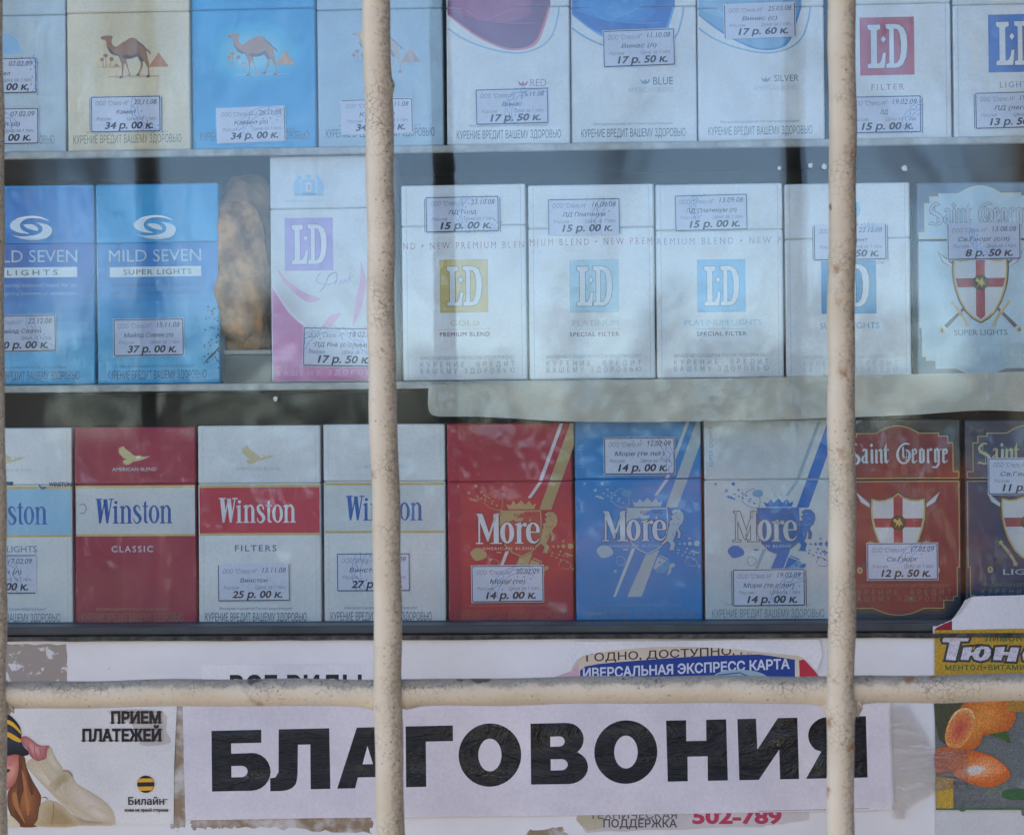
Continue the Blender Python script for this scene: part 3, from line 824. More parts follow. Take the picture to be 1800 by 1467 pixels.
p = Pack(1457, 1674, -85, 241, 2, WHT, WHT, 'white pack with a dusty red square logo in the top row', G1, Z1)
p.crease((184, 192, 202)); ld_logo(p.body, 1514, 26, 1608, 127, (184, 66, 88), WHT, (170, 72, 94), (92, 70, 120))
p.body.text('FILTER', 1532, 1591, 143, 154, (166, 92, 112), bold=-.008, serif=.06, track=1.35)
sticker(p, 1490, 166, 1618, 229, '15 р. 00 к.', '19.02.09', 'ЛД', 0, stamp=(1.15, .95, .42, 150, 280), dbl=True, edge=(56, 84, 128))
p.done()
p = Pack(1676, 1895, -85, 238, 2, WHT, WHT, 'white pack with a bright blue square logo at the right end of the top row', G1, Z1)
p.crease((184, 192, 202)); ld_logo(p.body, 1740, 21, 1834, 122, (10, 108, 194), WHT, (30, 110, 184), (40, 84, 150))
p.body.text('LIGHTS', 1758, 1816, 139, 150, (84, 130, 186), bold=-.008, serif=.06, track=1.35)
sticker(p, 1716, 159, 1841, 221, '13 р. 50 к.', '19.02.09', 'ЛД (легк)', .5, dbl=True)
p.done()

# ---- middle row
def swirl_pack(x0, x1, yt, yb, dx, dy, name, mid, label, sup, deep):
    p = Pack(x0, x1, yt, yb, 437 + dy, (0, 160, 218), (0, 156, 216), label, G2, Z2)
    if deep: p.lid.poly(rect(p.x0, yt + 4, p.x1, 436 + dy), (0, 122, 200))
    nb_ = 14
    for k in range(nb_):
        f_ = k / (nb_ - 1); ya = 438.5 + dy + k * (yb - 8 - 438 - dy) / nb_; yb2 = 438.5 + dy + (k + 1) * (yb - 8 - 438 - dy) / nb_
        ga = .5 - .5 * math.cos(f_ * math.pi)
        top = (0, 96, 184) if deep else (0, 124, 200)
        p.body.poly(rect(p.x0, ya, p.x1, yb2), tuple(int(a + (b - a) * ga) for a, b in zip(top, (84, 176, 220))), adv=(k == 0))
    swirl(p.lid, dx, dy, (214, 228, 238), (36, 84, 140))
    p.body.text('MILD SEVEN', -28 + dx + 4, 138 + dx, 448 + dy, 470 + dy, (60, 92, 130), track=1.0)
    p.body.text('MILD SEVEN', -29 + dx + 4, 137 + dx, 447 + dy, 469 + dy, (178, 202, 222), track=1.0)
    p.body.poly(rect(-24 + dx, 478 + dy, 137 + dx, 495.5 + dy), (212, 224, 232))
    p.body.text(mid, sup[0], sup[1], 482 + dy, 491.5 + dy, (84, 112, 118), bold=.012, track=1.5 if mid == 'LIGHTS' else 1.15)
    for q, t in enumerate(('The superbly balanced blend for an', 'ever inspiring moment of satisfaction')):
        p.body.text(t, -22 + dx, 135 + dx, 505 + dy + q * 14, 512 + dy + q * 14, (150, 186, 214) if deep else (52, 96, 146), bold=.004)
    p.warn((58, 110, 158), yb - 29, yb - 9, x0 + 18, x0 + 192)
    return p
p = swirl_pack(-52, 168, 338, 684, 0, 2, '', 'LIGHTS', 'deep blue pack with a white swirl emblem cut by the left bar', (14, 103), True)
sticker(p, -28, 564, 98, 625, '40 р. 00 к.', '22.12.08', 'Майлд Севен', .6, stamp=(1.1, .1, .5, 100, 190), paper=(190, 196, 214), edge=(84, 84, 92))
p.done()
p = swirl_pack(171, 388, 334, 682, 219, 0, '', 'SUPER LIGHTS', 'sky blue pack with a white swirl emblem beside the foam lump', (219, 339), False)
for k in range(46):
    t_ = random.random(); xx = 385 - random.random() ** 2 * 26; yy = 548 + t_ * 110
    p.body.poly(ell(xx, yy, .8 + random.random() * 1.6, .6 + random.random() * 1.2, 6, random.random() * 90), (42, 62, 76))
p.body.polys(stroke([(386, 620, 3), (375, 632, 4), (366, 640, 2), (358, 648, 1)], sm=3), (48, 58, 62))
sticker(p, 202, 570, 323, 632, '37 р. 00 к.', '15.11.08', 'Майлд Севен (л)', .2, paper=(190, 198, 222), edge=(74, 74, 84))
p.done()

p = Pack(477, 697, 283, 679, 376, (214, 216, 220), (212, 216, 222), 'tall white and pink pack with a lilac square logo behind the bar', G2, Z2)
PK = (222, 150, 196)
p.body.poly([(480, 512)] + smooth([(480, 512), (505, 545), (535, 578), (570, 592), (620, 590), (660, 575), (694, 540)], 4) + [(694, 672), (480, 672)], PK)
p.body.poly(smooth([(490, 500), (512, 545), (545, 575), (590, 580), (628, 572), (650, 520), (660, 470)], 4) + [(600, 440), (520, 470)], (214, 216, 220))
p.body.polys(stroke(smooth([(482, 512, 3), (510, 555, 5), (540, 582, 4)], 4)), (236, 226, 236))
p.body.polys(stroke([(488, 478, 1), (504, 502, 6), (530, 525, 11), (550, 534, 12), (566, 533, 1)], sm=4) + stroke([(570, 590, 14), (585, 570, 14), (600, 560, 3)], sm=3) + stroke([(636, 470, 1), (640, 500, 10), (632, 545, 12), (622, 582, 2)], sm=3), (226, 168, 204))
for k in range(9):
    f_ = k / 8; p.body.poly(rect(p.x0, 640 + k * 4, p.x1, 644.5 + k * 4), tuple(int(a + (b - a) * f_) for a, b in zip(PK, (214, 118, 176))), adv=(k == 0))
ld_logo(p.body, 504, 393, 587, 483, (172, 150, 212), (222, 222, 228), (150, 130, 196), (140, 120, 190))
VI = (178, 158, 208)
p.body.polys(stroke([(562, 523, 1), (572, 512, 2), (580, 494, 2.5), (592, 488, 2), (594, 500, 2), (584, 508, 2), (568, 508, 1.5), (558, 500, 1.5), (566, 488, 1)], sm=4) + stroke([(590, 512, 1.5), (594, 502, 1.5)]) + stroke([(598, 511, 1.2), (602, 500, 1.5), (605, 508, 1.5), (609, 500, 1.5), (611, 508, 1.2)], sm=2) + stroke([(614, 507, 1.2), (618, 488, 1.6)]) + stroke([(616, 500, 1.2), (622, 494, 1.2)]) + stroke([(616, 500, 1.2), (622, 506, 1.2)]), VI)
LB = (160, 200, 232)
p.lid.polys([rect(534, 325, 558, 352), ell(526, 338, 7, 14), ell(566, 338, 7, 14), star(546, 320, 7), ell(530, 322, 4, 4), ell(562, 322, 4, 4), rect(521, 349, 572, 354)], LB)
p.lid.poly(rect(541, 330, 551, 346), (204, 216, 226)); p.lid.poly(ell(546, 338, 2, 5), (206, 160, 176))
p.lid.text('PREMIUM BLEND', 506, 587, 360, 364, LB)
p.body.text('КУРЕНИЕ  ВРЕДИТ', 487, 680, 649, 655, (232, 178, 214), track=1.8); p.body.text('ВАШЕМУ ЗДОРОВЬЮ', 487, 680, 658, 667, (236, 186, 216), track=1.8)
sticker(p, 535, 586, 664, 651, '17 р. 50 к.', '18.02.09', 'ЛД Pink (с-слим)', -1.6, stamp=(.38, .85, .5, 200, 345), edge=(62, 80, 104))
p.done()

def premium(x0, x1, yt, yb, sq, box, edge, line, name, namec, sub, subc, label, ring, ringc, ry, stk):
    p = Pack(x0, x1, yt, yb, 400, WHT, WHT, label, G2, Z2)
    p.crease((186, 196, 206))
    p.body.text(ring, x0 + 3, x1 - 4, ry - 12, ry, ringc, serif=.05, track=1.5, bold=-.01)
    ld_logo(p.body, *box, sq, WHT, edge, line)
    cx = (box[0] + box[2]) / 2
    if name:
        p.body.text(name, namec[1][0], namec[1][1], box[3] + 14, box[3] + 24, namec[0], serif=.06, bold=.004)
        p.body.polys([rect(cx - 46, box[3] + 30, cx + 46, box[3] + 31)], namec[0])
    p.body.text(sub, cx - 44, cx + 44, box[3] + 35, box[3] + 42.5, subc, serif=.05, bold=.016, track=1.15)
    p.warn2((150, 164, 178), yb - 37, x0 + 31, x0 + 197)
    sticker(p, *stk[0], **stk[1]); p.done()
premium(708, 928, 328, 671, (206, 184, 112), (776, 460, 859, 551), (176, 158, 92), (112, 112, 104), 'GOLD', ((214, 196, 150), (793, 844)), 'PREMIUM BLEND', (120, 62, 84), 'white pack with a gold square logo in the middle row', 'ND • NEW PREMIUM BLEN', (166, 84, 106), 440,
        ((753, 350, 879, 410, '15 р. 00 к.', '23.10.08', 'ЛД Голд'), dict(rot=.3, stamp=(.75, .5, .34, 20, 300), edge=(62, 84, 110), dbl=True)))
premium(930, 1153, 324, 666, (170, 206, 222), (1004, 457, 1088, 548), (156, 186, 190), (104, 130, 146), 'PLATINUM', ((196, 202, 208), (1006, 1090)), 'SPECIAL FILTER', (150, 92, 112), 'white pack with a very pale ice blue square logo', 'MIUM BLEND • NEW PREM', (168, 100, 120), 430,
        ((967, 350, 1091, 411, '15 р. 00 к.', '16.09.08', 'ЛД Платинум'), dict(rot=.2, frame='tlr', stamp=(1.2, .75, .6, 150, 250))))
premium(1154, 1379, 319, 661, (118, 184, 226), (1228, 453, 1311, 544), (96, 150, 190), (84, 120, 150), 'PLATINUM LIGHTS', ((150, 196, 222), (1203, 1340)), 'SPECIAL FILTER', (70, 100, 132), 'white pack with a light blue square logo, third from the first full bar', 'REMIUM BLEND • NEW P', (112, 138, 176), 425,
        ((1190, 339, 1315, 400, '15 р. 00 к.', '13.09.08', 'ЛД Платинум (л)'), dict(rot=.8, stamp=(.45, .3, .25, 120, 260))))
p = Pack(1381, 1603, 314, 656, 412, WHT, WHT, 'white pack with a turquoise square logo mostly behind the right bar', G2, Z2)
p.crease((186, 196, 206))
ld_logo(p.body, 1446, 446, 1541, 544, (60, 150, 200), WHT, (64, 140, 186), (60, 90, 110))
p.lid.poly(closed([(1500, 350), (1512, 348), (1516, 362), (1510, 374), (1500, 370)], 2), (120, 190, 222))
p.body.text('SUPER LIGHTS', 1442, 1547, 560, 571, (112, 164, 202), serif=.06)
p.warn2((182, 194, 204), 624, 1412, 1578)
sticker(p, 1434, 388, 1559, 449, '12 р. 50 к.', '23.12.08', 'Континент', .3, frame='lrb', dbl=True, edge=(58, 70, 90), stamp=(.6, .4, .3, 250, 340))
p.body.text('23.12.08', 1512, 1556, 452, 458, (140, 150, 170), shear=.2)
p.done()

def crest(A, xc, dy, label_side=True):
    cy = 918 + dy
    R_ = [(0, -53), (9, -46), (22, -41), (34, -40), (47, -43), (48, -27), (47, -8), (43, 12), (36, 32), (26, 50), (14, 62), (0, 70)]
    sh = [(xc + x, cy + y) for x, y in R_] + [(xc - x, cy + y) for x, y in R_[::-1][1:-1]]
    for q in (-1, 1):
        # crossed swords behind the shield
        A.poly([(xc + q * 75, cy - 56), (xc + q * 66, cy - 36), (xc + q * 44, cy - 24), (xc - q * 20, cy + 40), (xc - q * 24, cy + 36), (xc + q * 40, cy - 30)], (84, 96, 110))
        A.poly([(xc + q * 73, cy - 54), (xc + q * 65, cy - 37), (xc + q * 46, cy - 25), (xc + q * 44, cy - 28)], (196, 204, 212))
        A.polys(stroke([(xc + q * 30, cy + 46, 5), (xc + q * 62, cy + 78, 7)]), (66, 66, 70))
        A.polys(stroke([(xc + q * 24, cy + 72, 4), (xc + q * 35, cy + 54, 6), (xc + q * 48, cy + 38, 4)], sm=2), (186, 168, 118))
        A.polys([star(xc + q * 24, cy + 74, 6), star(xc + q * 49, cy + 36, 6), ell(xc + q * 68, cy + 84, 5, 6)], (190, 172, 120))
        A.poly(ell(xc + q * 35, cy + 55, 3.6, 3.6, 12), (180, 120, 130))
        A.poly(ell(xc + q * 68, cy + 84, 2, 3), (120, 104, 70))
    A.poly(inset(sh, 2.4), (44, 42, 40)); A.poly(sh, (190, 166, 98)); A.poly(inset(sh, -3.0), (206, 208, 212))
    ins = inset(sh, -3.2)
    A.poly([(xc - 8, cy - 44), (xc, cy - 50), (xc + 8, cy - 44), (xc + 8, cy + 58), (xc, cy + 65), (xc - 8, cy + 58)], (158, 46, 66))
    A.poly([(xc - 43.5, cy - 8), (xc + 43.5, cy - 8), (xc + 40, cy + 8), (xc - 40, cy + 8)], (158, 46, 66))
    A.poly(ell(xc, cy, 13.5, 13.5, 24), (52, 50, 38)); A.poly(ell(xc, cy, 11.5, 11.5, 24), (66, 62, 40))
    A.polys([[(xc - 9, cy - 4), (xc - 6, cy - 8), (xc - 1, cy - 4), (xc + 3, cy - 9), (xc + 5, cy - 3), (xc + 9, cy + 4), (xc + 4, cy + 3), (xc + 2, cy + 8), (xc - 1, cy + 2), (xc - 6, cy + 9), (xc - 3, cy + 1)]], (200, 178, 104))

def george_pack(x0, x1, yt, yb, xc, dy, frame, panel, rimc, name_c, edge_c, lab, grp, zb, sub, warnc, lidp=None):
    p = Pack(x0, x1, yt, yb, 842 + dy, frame, frame, lab, grp, zb)
    tail = 842 + dy
    up = [(xc + a, b + dy) for a, b in [(-108, 840), (-108, 827), (-98, 827), (-98, 776), (-89, 776), (-89, 764.5), (-73, 764.5), (-73, 759), (-38, 759)]] + \
         [(xc + a, b + dy) for a, b in smooth([(-38, 759), (-20, 749.5), (0, 745.5), (20, 749.5), (38, 759)], 5)[1:]] + \
         [(xc + a, b + dy) for a, b in [(73, 759), (73, 764.5), (89, 764.5), (89, 776), (98, 776), (98, 827), (108, 827), (108, 840)]]
    lo = [(xc + a, b + dy) for a, b in [(-108, 844), (-108, 998), (-104, 998), (-104, 1049), (-97, 1049), (-97, 1056), (-80, 1056), (-80, 1070), (-45, 1070)]] + \
         [(xc + a, b + dy) for a, b in smooth([(-45, 1070), (-22, 1079), (0, 1082), (22, 1079), (45, 1070)], 5)[1:]] + \
         [(xc + a, b + dy) for a, b in [(80, 1070), (80, 1056), (97, 1056), (97, 1049), (104, 1049), (104, 998), (108, 998), (108, 844)]]
    p.lid.poly(up, rimc); p.lid.poly([(x, min(y, 840.5 + dy)) for x, y in inset(up, -1.6)], panel)
    p.body.poly(lo, rimc); p.body.poly([(x, max(y, 843.5 + dy)) for x, y in inset(lo, -1.6)], panel)
    saint_george(p.lid, xc, dy + 428.5, name_c, edge_c)
    crest(p.body, xc, dy)
    if sub: p.body.text(sub, xc - 47, xc + 47, 1001 + dy, 1011 + dy, warnc[0], serif=.05, bold=.006)
    p.warn2(warnc[1], 1030 + dy + 2, xc - 84, xc + 92)
    return p
p = george_pack(1613, 1836, 310, 652, 1724.5, -430, (80, 110, 138), (174, 200, 214), (200, 196, 160), (178, 192, 208), (72, 96, 128), 'pale blue pack with a blackletter name and a red cross shield', G2, Z2, 'SUPER LIGHTS', ((84, 108, 136), (164, 190, 190)))
sticker(p, 1668, 384, 1794, 446, '8 р. 50 к.', '13.08.08', 'Св.Георг (с/л)', .4, frame='lrb', left_price=.05, paper=(192, 200, 222), stamp=(.6, .3, .3, 60, 200))
p.done()

# ---- bottom row
def eagle_pack(x0, x1, yt, yb, dx, dy, body, lidc, bandc, wordc, eag, under, uc, label, sub2, warnc, goldc=(206, 180, 112), blendc=(190, 196, 200)):
    p = Pack(x0, x1, yt, yb, 853 + dy, body, lidc, label, G3, Z3)
    p.crease(tuple(int(v * .93) for v in body))
    p.band(856 + dy, 943 + dy, bandc); p.band(855.5 + dy, 860 + dy, goldc); p.band(939.5 + dy, 943.5 + dy, goldc)
    eagle(p.lid, dx, dy, eag, (222, 224, 226))
    p.lid.text('AMERICAN BLEND', 199 + dx, 277 + dx, 824 + dy, 830 + dy, blendc, serif=.05, bold=.01)
    winston(p.body, wordc, dx, dy)
    if under: p.body.text(under, under_x[0] + dx, under_x[1] + dx, 960 + dy, 971 + dy, uc, bold=.014, track=1.3)
    p.warn(warnc, yb - 28, yb - 8, x0 + 12, x0 + 190, w2=(.14, .86))
    return p
under_x = (197, 270)
WRED = (160, 22, 60)
p = eagle_pack(-84, 129, 757, 1101, -220, 3, WHT, WHT, (150, 196, 226), (0, 90, 174), (206, 196, 160), '', (96, 136, 184), 'white pack with a light blue band at the left end of the bottom row', '', (92, 134, 182))
p.body.text('LIGHTS', 13, 66, 961, 972, (96, 136, 184), bold=.006)
p.lid.polys([rect(5, 850, 25, 856)], (44, 60, 100)); p.lid.text('WINSTON', 88, 128, 851, 859, (52, 68, 108), bold=.03, shear=.2)
p.lid.polys([[(68, 853), (74, 858), (84, 860), (78, 864), (72, 863)]], (44, 60, 100))
sticker(p, -62, 978, 63, 1043, '25 р. 00 к.', '17.02.09', 'Винстон (л)', 0, frame='tb', stamp=(.2, .8, .6, 260, 400))
p.done()
p = eagle_pack(132, 347, 754, 1100, 0, 0, WRED, WRED, (206, 208, 212), (0, 82, 164), (206, 190, 140), 'CLASSIC', (200, 196, 208), 'dark red pack with a white band and an eagle, no price sticker', '', (170, 132, 104))
p.body.polys(stroke([(141, 889, 2), (150, 888, 2), (153, 896, 2), (149, 903, 2), (142, 903, 2)], sm=3), (150, 150, 150))
p.done()
p = eagle_pack(349, 566, 750, 1099, 217, -2, WHT, WHT, (196, 40, 66), (226, 226, 230), (212, 198, 158), 'FILTERS', (74, 110, 160), 'white pack with a red band and an eagle', '', (70, 104, 150))
sticker(p, 385, 993, 509, 1055, '25 р. 00 к.', '13.11.08', 'Винстон', .3, frame='lrb', edge=(60, 64, 78))
p.done()
p = eagle_pack(569, 785, 746, 1097, 440, -7, WHT, WHT, (206, 210, 212), (0, 88, 174), (206, 204, 190), '', (74, 110, 160), 'white pack with a blue word between two gold lines, crossed by the bar', '', (74, 110, 160))
sticker(p, 594, 973, 720, 1037, '27 р. 00 к.', '17.02.09', 'Винстон (сл)', .2, stamp=(.75, .5, .55, 140, 250), edge=(62, 84, 110))
p.done()

def more_pack(x0, x1, yt, yb, dx, dy, body, stripe1, stripe2, deco, word, wedge, panel, label, side, sidec, sy, warnc, blend):
    p = Pack(x0, x1, yt, yb, 843 + dy, body, body, label, G3, Z3)
    B, L = p.body, p.lid
    T = aff(6.378, 1010, 830, dx, dy)
    # two slanted stripes, split at the lid line (1210,745)->(1190.. ) in photo px of the blue pack
    def q(pts): return [(x + dx, y + dy) for x, y in pts]
    L.poly(q([(1210, 742), (1216, 742), (1178.5, 841.5), (1172, 841.5)]), stripe1)
    B.poly(q([(1171.4, 844.5), (1177.8, 844.5), (1158, 872), (1152, 872)]), stripe1)
    L.poly(q([(1234, 742), (1234, 782), (1212, 841.5), (1191, 841.5), (1228, 742)]), stripe2)
    B.poly(q([(1190, 844.5), (1211, 844.5), (1193, 893), (1172, 893)]), stripe2)
    B.poly(q([(1112, 965), (1118, 965), (1083, 1050), (1078, 1050)]), stripe1)
    B.poly(q([(1140, 968), (1160, 968), (1128, 1050), (1103, 1050)]), stripe2)
    def go():
        fill = tuple(int(a * .55 + b * .45) for a, b in zip(body, deco))
        # central shield and crown
        sh = [(595, 405), (1055, 405), (1062, 560), (1040, 800), (950, 870), (830, 930), (720, 880), (640, 800), (590, 560)]
        B.poly(inset(sh, 6), wedge); B.poly(sh, deco); B.poly(inset(sh, -14), panel)
        B.poly([(600, 412), (890, 412), (720, 520), (595, 560)], deco)
        B.poly([(662, 335), (712, 350), (745, 300), (778, 345), (832, 292), (878, 345), (925, 298), (955, 350), (1000, 330), (978, 392), (690, 392)], deco)
        B.text('EST. 1975', 750, 995, 442, 470, wedge, bold=.012)
        B.polys([[(740, 490), (860, 490), (840, 530), (760, 530)], [(930, 490), (945, 530), (915, 530)]], deco)
        # rampant lion
        lion = [(1095, 450), (1130, 425), (1190, 428), (1230, 470), (1238, 530), (1215, 590), (1195, 600), (1175, 640), (1200, 690), (1190, 750), (1160, 750), (1172, 700), (1150, 650), (1140, 720), (1110, 780), (1140, 810), (1120, 870), (1130, 885), (1062, 880), (1080, 850), (1085, 810), (1050, 780), (1000, 820), (975, 815), (1030, 760), (1050, 700), (1062, 640), (1080, 590), (1070, 560), (1110, 540), (1090, 500), (1120, 490)]
        B.poly(inset(lion, 7), wedge); B.poly(lion, deco)
        B.polys(stroke([(1100, 585), (1150, 600), (1190, 580)], 8) + stroke([(1130, 470), (1165, 470)], 9) + stroke([(1150, 510), (1190, 540)], 8) + stroke([(1100, 680), (1120, 720)], 7), fill)
        # scattered little emblems
        B.polys([star(128, 130, 22), star(385, 198, 20), star(463, 1115, 28), star(1298, 752, 20), ell(326, 130, 20, 20), ell(248, 205, 17, 17), ell(1190, 812, 12, 12), ell(1242, 812, 16, 16), ell(1300, 810, 22, 22), ell(1378, 810, 32, 32), ell(1268, 868, 12, 12), ell(1402, 1065, 12, 12)], deco)
        B.polys([[(242, 258), (262, 270), (272, 258), (290, 275), (305, 265), (318, 285), (350, 290), (335, 308), (255, 282)], [(1305, 880), (1325, 892), (1340, 878), (1360, 898), (1410, 910), (1395, 925), (1315, 905)]], deco)
        B.polys([ell(x, y, 14, 8, 10, 20) for x, y in ((340, 242), (388, 268), (432, 292), (425, 235), (470, 262), (515, 300), (560, 350), (505, 325), (1168, 915), (1218, 938), (1270, 960), (1340, 988), (1175, 882), (1250, 905), (1300, 918), (1345, 930))], deco)
        B.polys(stroke(closed([(415, 285), (545, 185), (620, 280), (620, 370), (600, 400), (520, 390), (450, 350)], 3), 6), deco)
        B.poly(closed([(545, 220), (600, 200), (650, 210), (655, 260), (600, 280), (545, 260)], 3), fill)
        B.polys(stroke(closed([(478, 970), (520, 945), (575, 985), (560, 1035), (510, 1055), (480, 1020)], 3) + [(478, 970)], 6) + stroke(closed([(1250, 1030), (1290, 960), (1370, 1000), (1380, 1040), (1330, 1065)], 3), 6), deco)
        B.poly(closed([(255, 880), (300, 830), (370, 825), (430, 870), (440, 920), (390, 950), (320, 965), (280, 930)], 3), deco)
        sh2 = [(940, 955), (1080, 1010), (1080, 1060), (1020, 1140), (930, 1140), (890, 1080)]
        B.poly(sh2, fill); B.poly([(940, 955), (1040, 995), (905, 1100), (890, 1080)], deco); B.polys([star(962, 1020, 20), star(1022, 1042, 20), star(972, 1098, 22)], panel)
        B.polys(stroke([(955, 940), (1060, 985)], 14) + [closed([(1080, 1040), (1125, 1030), (1128, 1065), (1090, 1085), (1085, 1130), (1040, 1165), (1060, 1110)], 3)], deco)
        B.poly([(540, 865), (600, 865), (610, 880), (560, 882)], deco)
    with_T(B, T, go)
    more_word(B, wedge, dx, dy, 9); more_word(B, word, dx, dy)
    def go2(): B.text('AMERICAN BLEND', 388, 968, 815, 845, blend, bold=.02, track=1.25)
    with_T(B, T, go2)
    # vertical word by the left edge
    (L if side != 'x' else L).text(side, x0 + 10 - (sy[1] - sy[0]) / 2 + 3, x0 + 10 + (sy[1] - sy[0]) / 2 + 3, (sy[0] + sy[1]) / 2 - 3.4, (sy[0] + sy[1]) / 2 + 3.4, sidec, rot=90, track=1.2)
    p.warn(warnc, yb - 31, yb - 10, x0 + 13, x0 + 210)
    return p
p = more_pack(788, 1010, 743, 1096, -222, 3, (174, 10, 48), (212, 202, 206), (176, 150, 100), (176, 150, 104), (216, 216, 222), (116, 30, 40), (180, 58, 56), 'red pack with gold and white slanted stripes and a crest', 'FILTERS', (150, 84, 84), (778, 828), (168, 110, 96), (206, 176, 160))
sticker(p, 831, 994, 955, 1056, '14 р. 00 к.', '20.02.09', 'Море (те)', .3, stamp=(.7, .9, .45, 180, 300), edge=(66, 76, 96))
p.done()
p = more_pack(1012, 1236, 740, 1097, 0, 0, (0, 130, 202), (190, 204, 216), (168, 188, 196), (166, 190, 204), (204, 214, 226), (4, 70, 136), (10, 140, 210), 'royal blue pack with pale slanted stripes and a crest', 'LIGHTS', (134, 170, 206), (782, 822), (128, 164, 204), (160, 184, 208))
sticker(p, 1066, 771, 1188, 834, '14 р. 00 к.', '12.02.09', 'Море (те лег)', 0, stamp=(.5, .7, .5, 250, 400), edge=(56, 66, 92))
p.done()
p = more_pack(1239, 1461, 736, 1096, 230, 0, (200, 208, 212), (150, 174, 190), (0, 108, 196), (0, 110, 194), (206, 210, 216), (108, 112, 112), (24, 104, 186), 'pale grey pack with blue slanted stripe and a blue crest', 'SUPER LIGHTS', (96, 140, 184), (750, 820), (150, 166, 186), (190, 196, 200))
sticker(p, 1290, 1002, 1414, 1065, '14 р. 00 к.', '19.02.09', 'Море (те,с/лег)', .3, stamp=(1.0, 1.1, .5, 180, 290), edge=(56, 54, 66), dbl=True)
p.done()
p = george_pack(1467, 1692, 734, 1094, 1580, 0, (10, 36, 50), (126, 6, 34), (190, 166, 104), (204, 206, 212), (56, 38, 62), 'dark red pack with a blackletter name and a red cross shield', G3, Z3, '', ((180, 180, 190), (150, 112, 92)))
sticker(p, 1526, 955, 1648, 1018, '12 р. 50 к.', '17.02.09', 'Св.Георг', .1, stamp=(.95, .9, .55, 200, 300), edge=(52, 62, 84))
p.done()
p = george_pack(1697, 1920, 730, 1090, 1809.5, -5.5, (0, 36, 70), (0, 46, 90), (178, 160, 108), (186, 178, 140), (28, 40, 66), 'navy blue pack with a blackletter name and a shield, cut by the right edge', G3, Z3, 'LIGHTS', ((190, 196, 206), (130, 128, 104)))
sticker(p, 1740, 800, 1864, 862, '11 р. 50 к.', '17.02.09', 'Св.Георг (л)', 0, edge=(62, 82, 110), dbl=True)
p.done()
# ------------------------------------------------------------------ small things in the window
M_foam = mottled('hard_foam', (132, 84, 34), (206, 152, 96), 85, .36, .6)
M_foam_dark = mottled('burnt_foam', (118, 84, 50), (150, 114, 78), 90, .4, .6)
def blob(name, cx, cy, w_, h_, Y, dpt, m, parent, seed, rough=.12, sq=2.6):
    bm = bmesh.new(); bmesh.ops.create_icosphere(bm, subdivisions=5, radius=1)
    c = at(cx, cy, Y); s_ = (at(cx + 100, cy, Y) - at(cx, cy, Y)).length / 100
    rnd = random.Random(seed); ph = [(rnd.uniform(2, 9), rnd.uniform(2, 9), rnd.uniform(2, 9), rnd.uniform(0, 6), rnd.uniform(.3, 1)) for _ in range(16)]
    for v in bm.verts:
        d = v.co.normalized()
        k = 1 / (abs(d.x) ** sq + abs(d.y) ** sq + abs(d.z) ** sq) ** (1 / sq)
        n_ = sum(a[4] * math.sin(a[0] * d.x + a[1] * d.y + a[2] * d.z + a[3]) for a in ph) / 7 + sum(a[4] * math.sin(3.3 * (a[1] * d.x + a[2] * d.y + a[0] * d.z) + a[3]) for a in ph) / 22
        k *= 1 + rough * n_
        v.co = Vector((d.x * k * w_ * s_ / 2, d.y * k * dpt / 2, d.z * k * h_ * s_ / 2)) + c - parent.location
    return mesh_obj(name, bm, m, parent, smoothed=True)
foam = empty('foam_lump', at(428, 684, .044))
foam.location.z = Z2
tag(foam, 'lump of yellowed hard foam with a dark rounded top between the blue and pink packs', 'foam lump')
blob('foam_core', 424, 470, 104, 250, .045, .034, M_foam, foam, 3, .13, 3.2)
blob('dark_crust', 437, 398, 104, 178, .047, .03, M_foam_dark, foam, 5, .10, 2.4)
blob('foam_core', 432, 590, 84, 130, .056, .024, M_foam, foam, 11, .14, 3)
M_clear = plain('grey_plastic', (104, 98, 92), .25, 0, .3, 50)
o = empty('plastic_offcut', at(434, 682, .040)); o.location.z = Z2
tag(o, 'dull grey plastic offcut standing below the foam lump on the middle shelf', 'plastic strip')
k_ = at(434, 650, .04)
mesh_obj('sheet', box_bm(-.0110, .0112, 0, .0012, 0, .0128, .0003), M_clear, o); mesh_obj('rim', box_bm(-.0110, .0112, -.0006, .0014, .0129, .0148, .0003), M_shelf, o)

# white strip hanging from the middle shelf on the right
A = Art(1300, 700, (at(1400, 700, .0215) - at(1300, 700, .0215)).length / 100, 0, 'card')
front = [(749, 670), (747, 705)] + arc(763, 711, 15, 15, 180, 90, 6) + smooth([(763, 727), (840, 728), (920, 733), (1000, 738), (1150, 740), (1320, 739), (1460, 736), (1600, 732), (1700, 726), (1760, 726), (1860, 732)], 3) + [(1980, 738), (1980, 656), (1300, 664)]
A.poly(front, (180, 174, 160))
o = A.build('shelf_edge_strip', None, at(1300, 700, .0215))
so_ = o.modifiers.new('solid', 'SOLIDIFY'); so_.thickness = .0008; so_.offset = -1
tag(o, 'long off-white plastic strip with a rounded end below the middle shelf', 'strip')

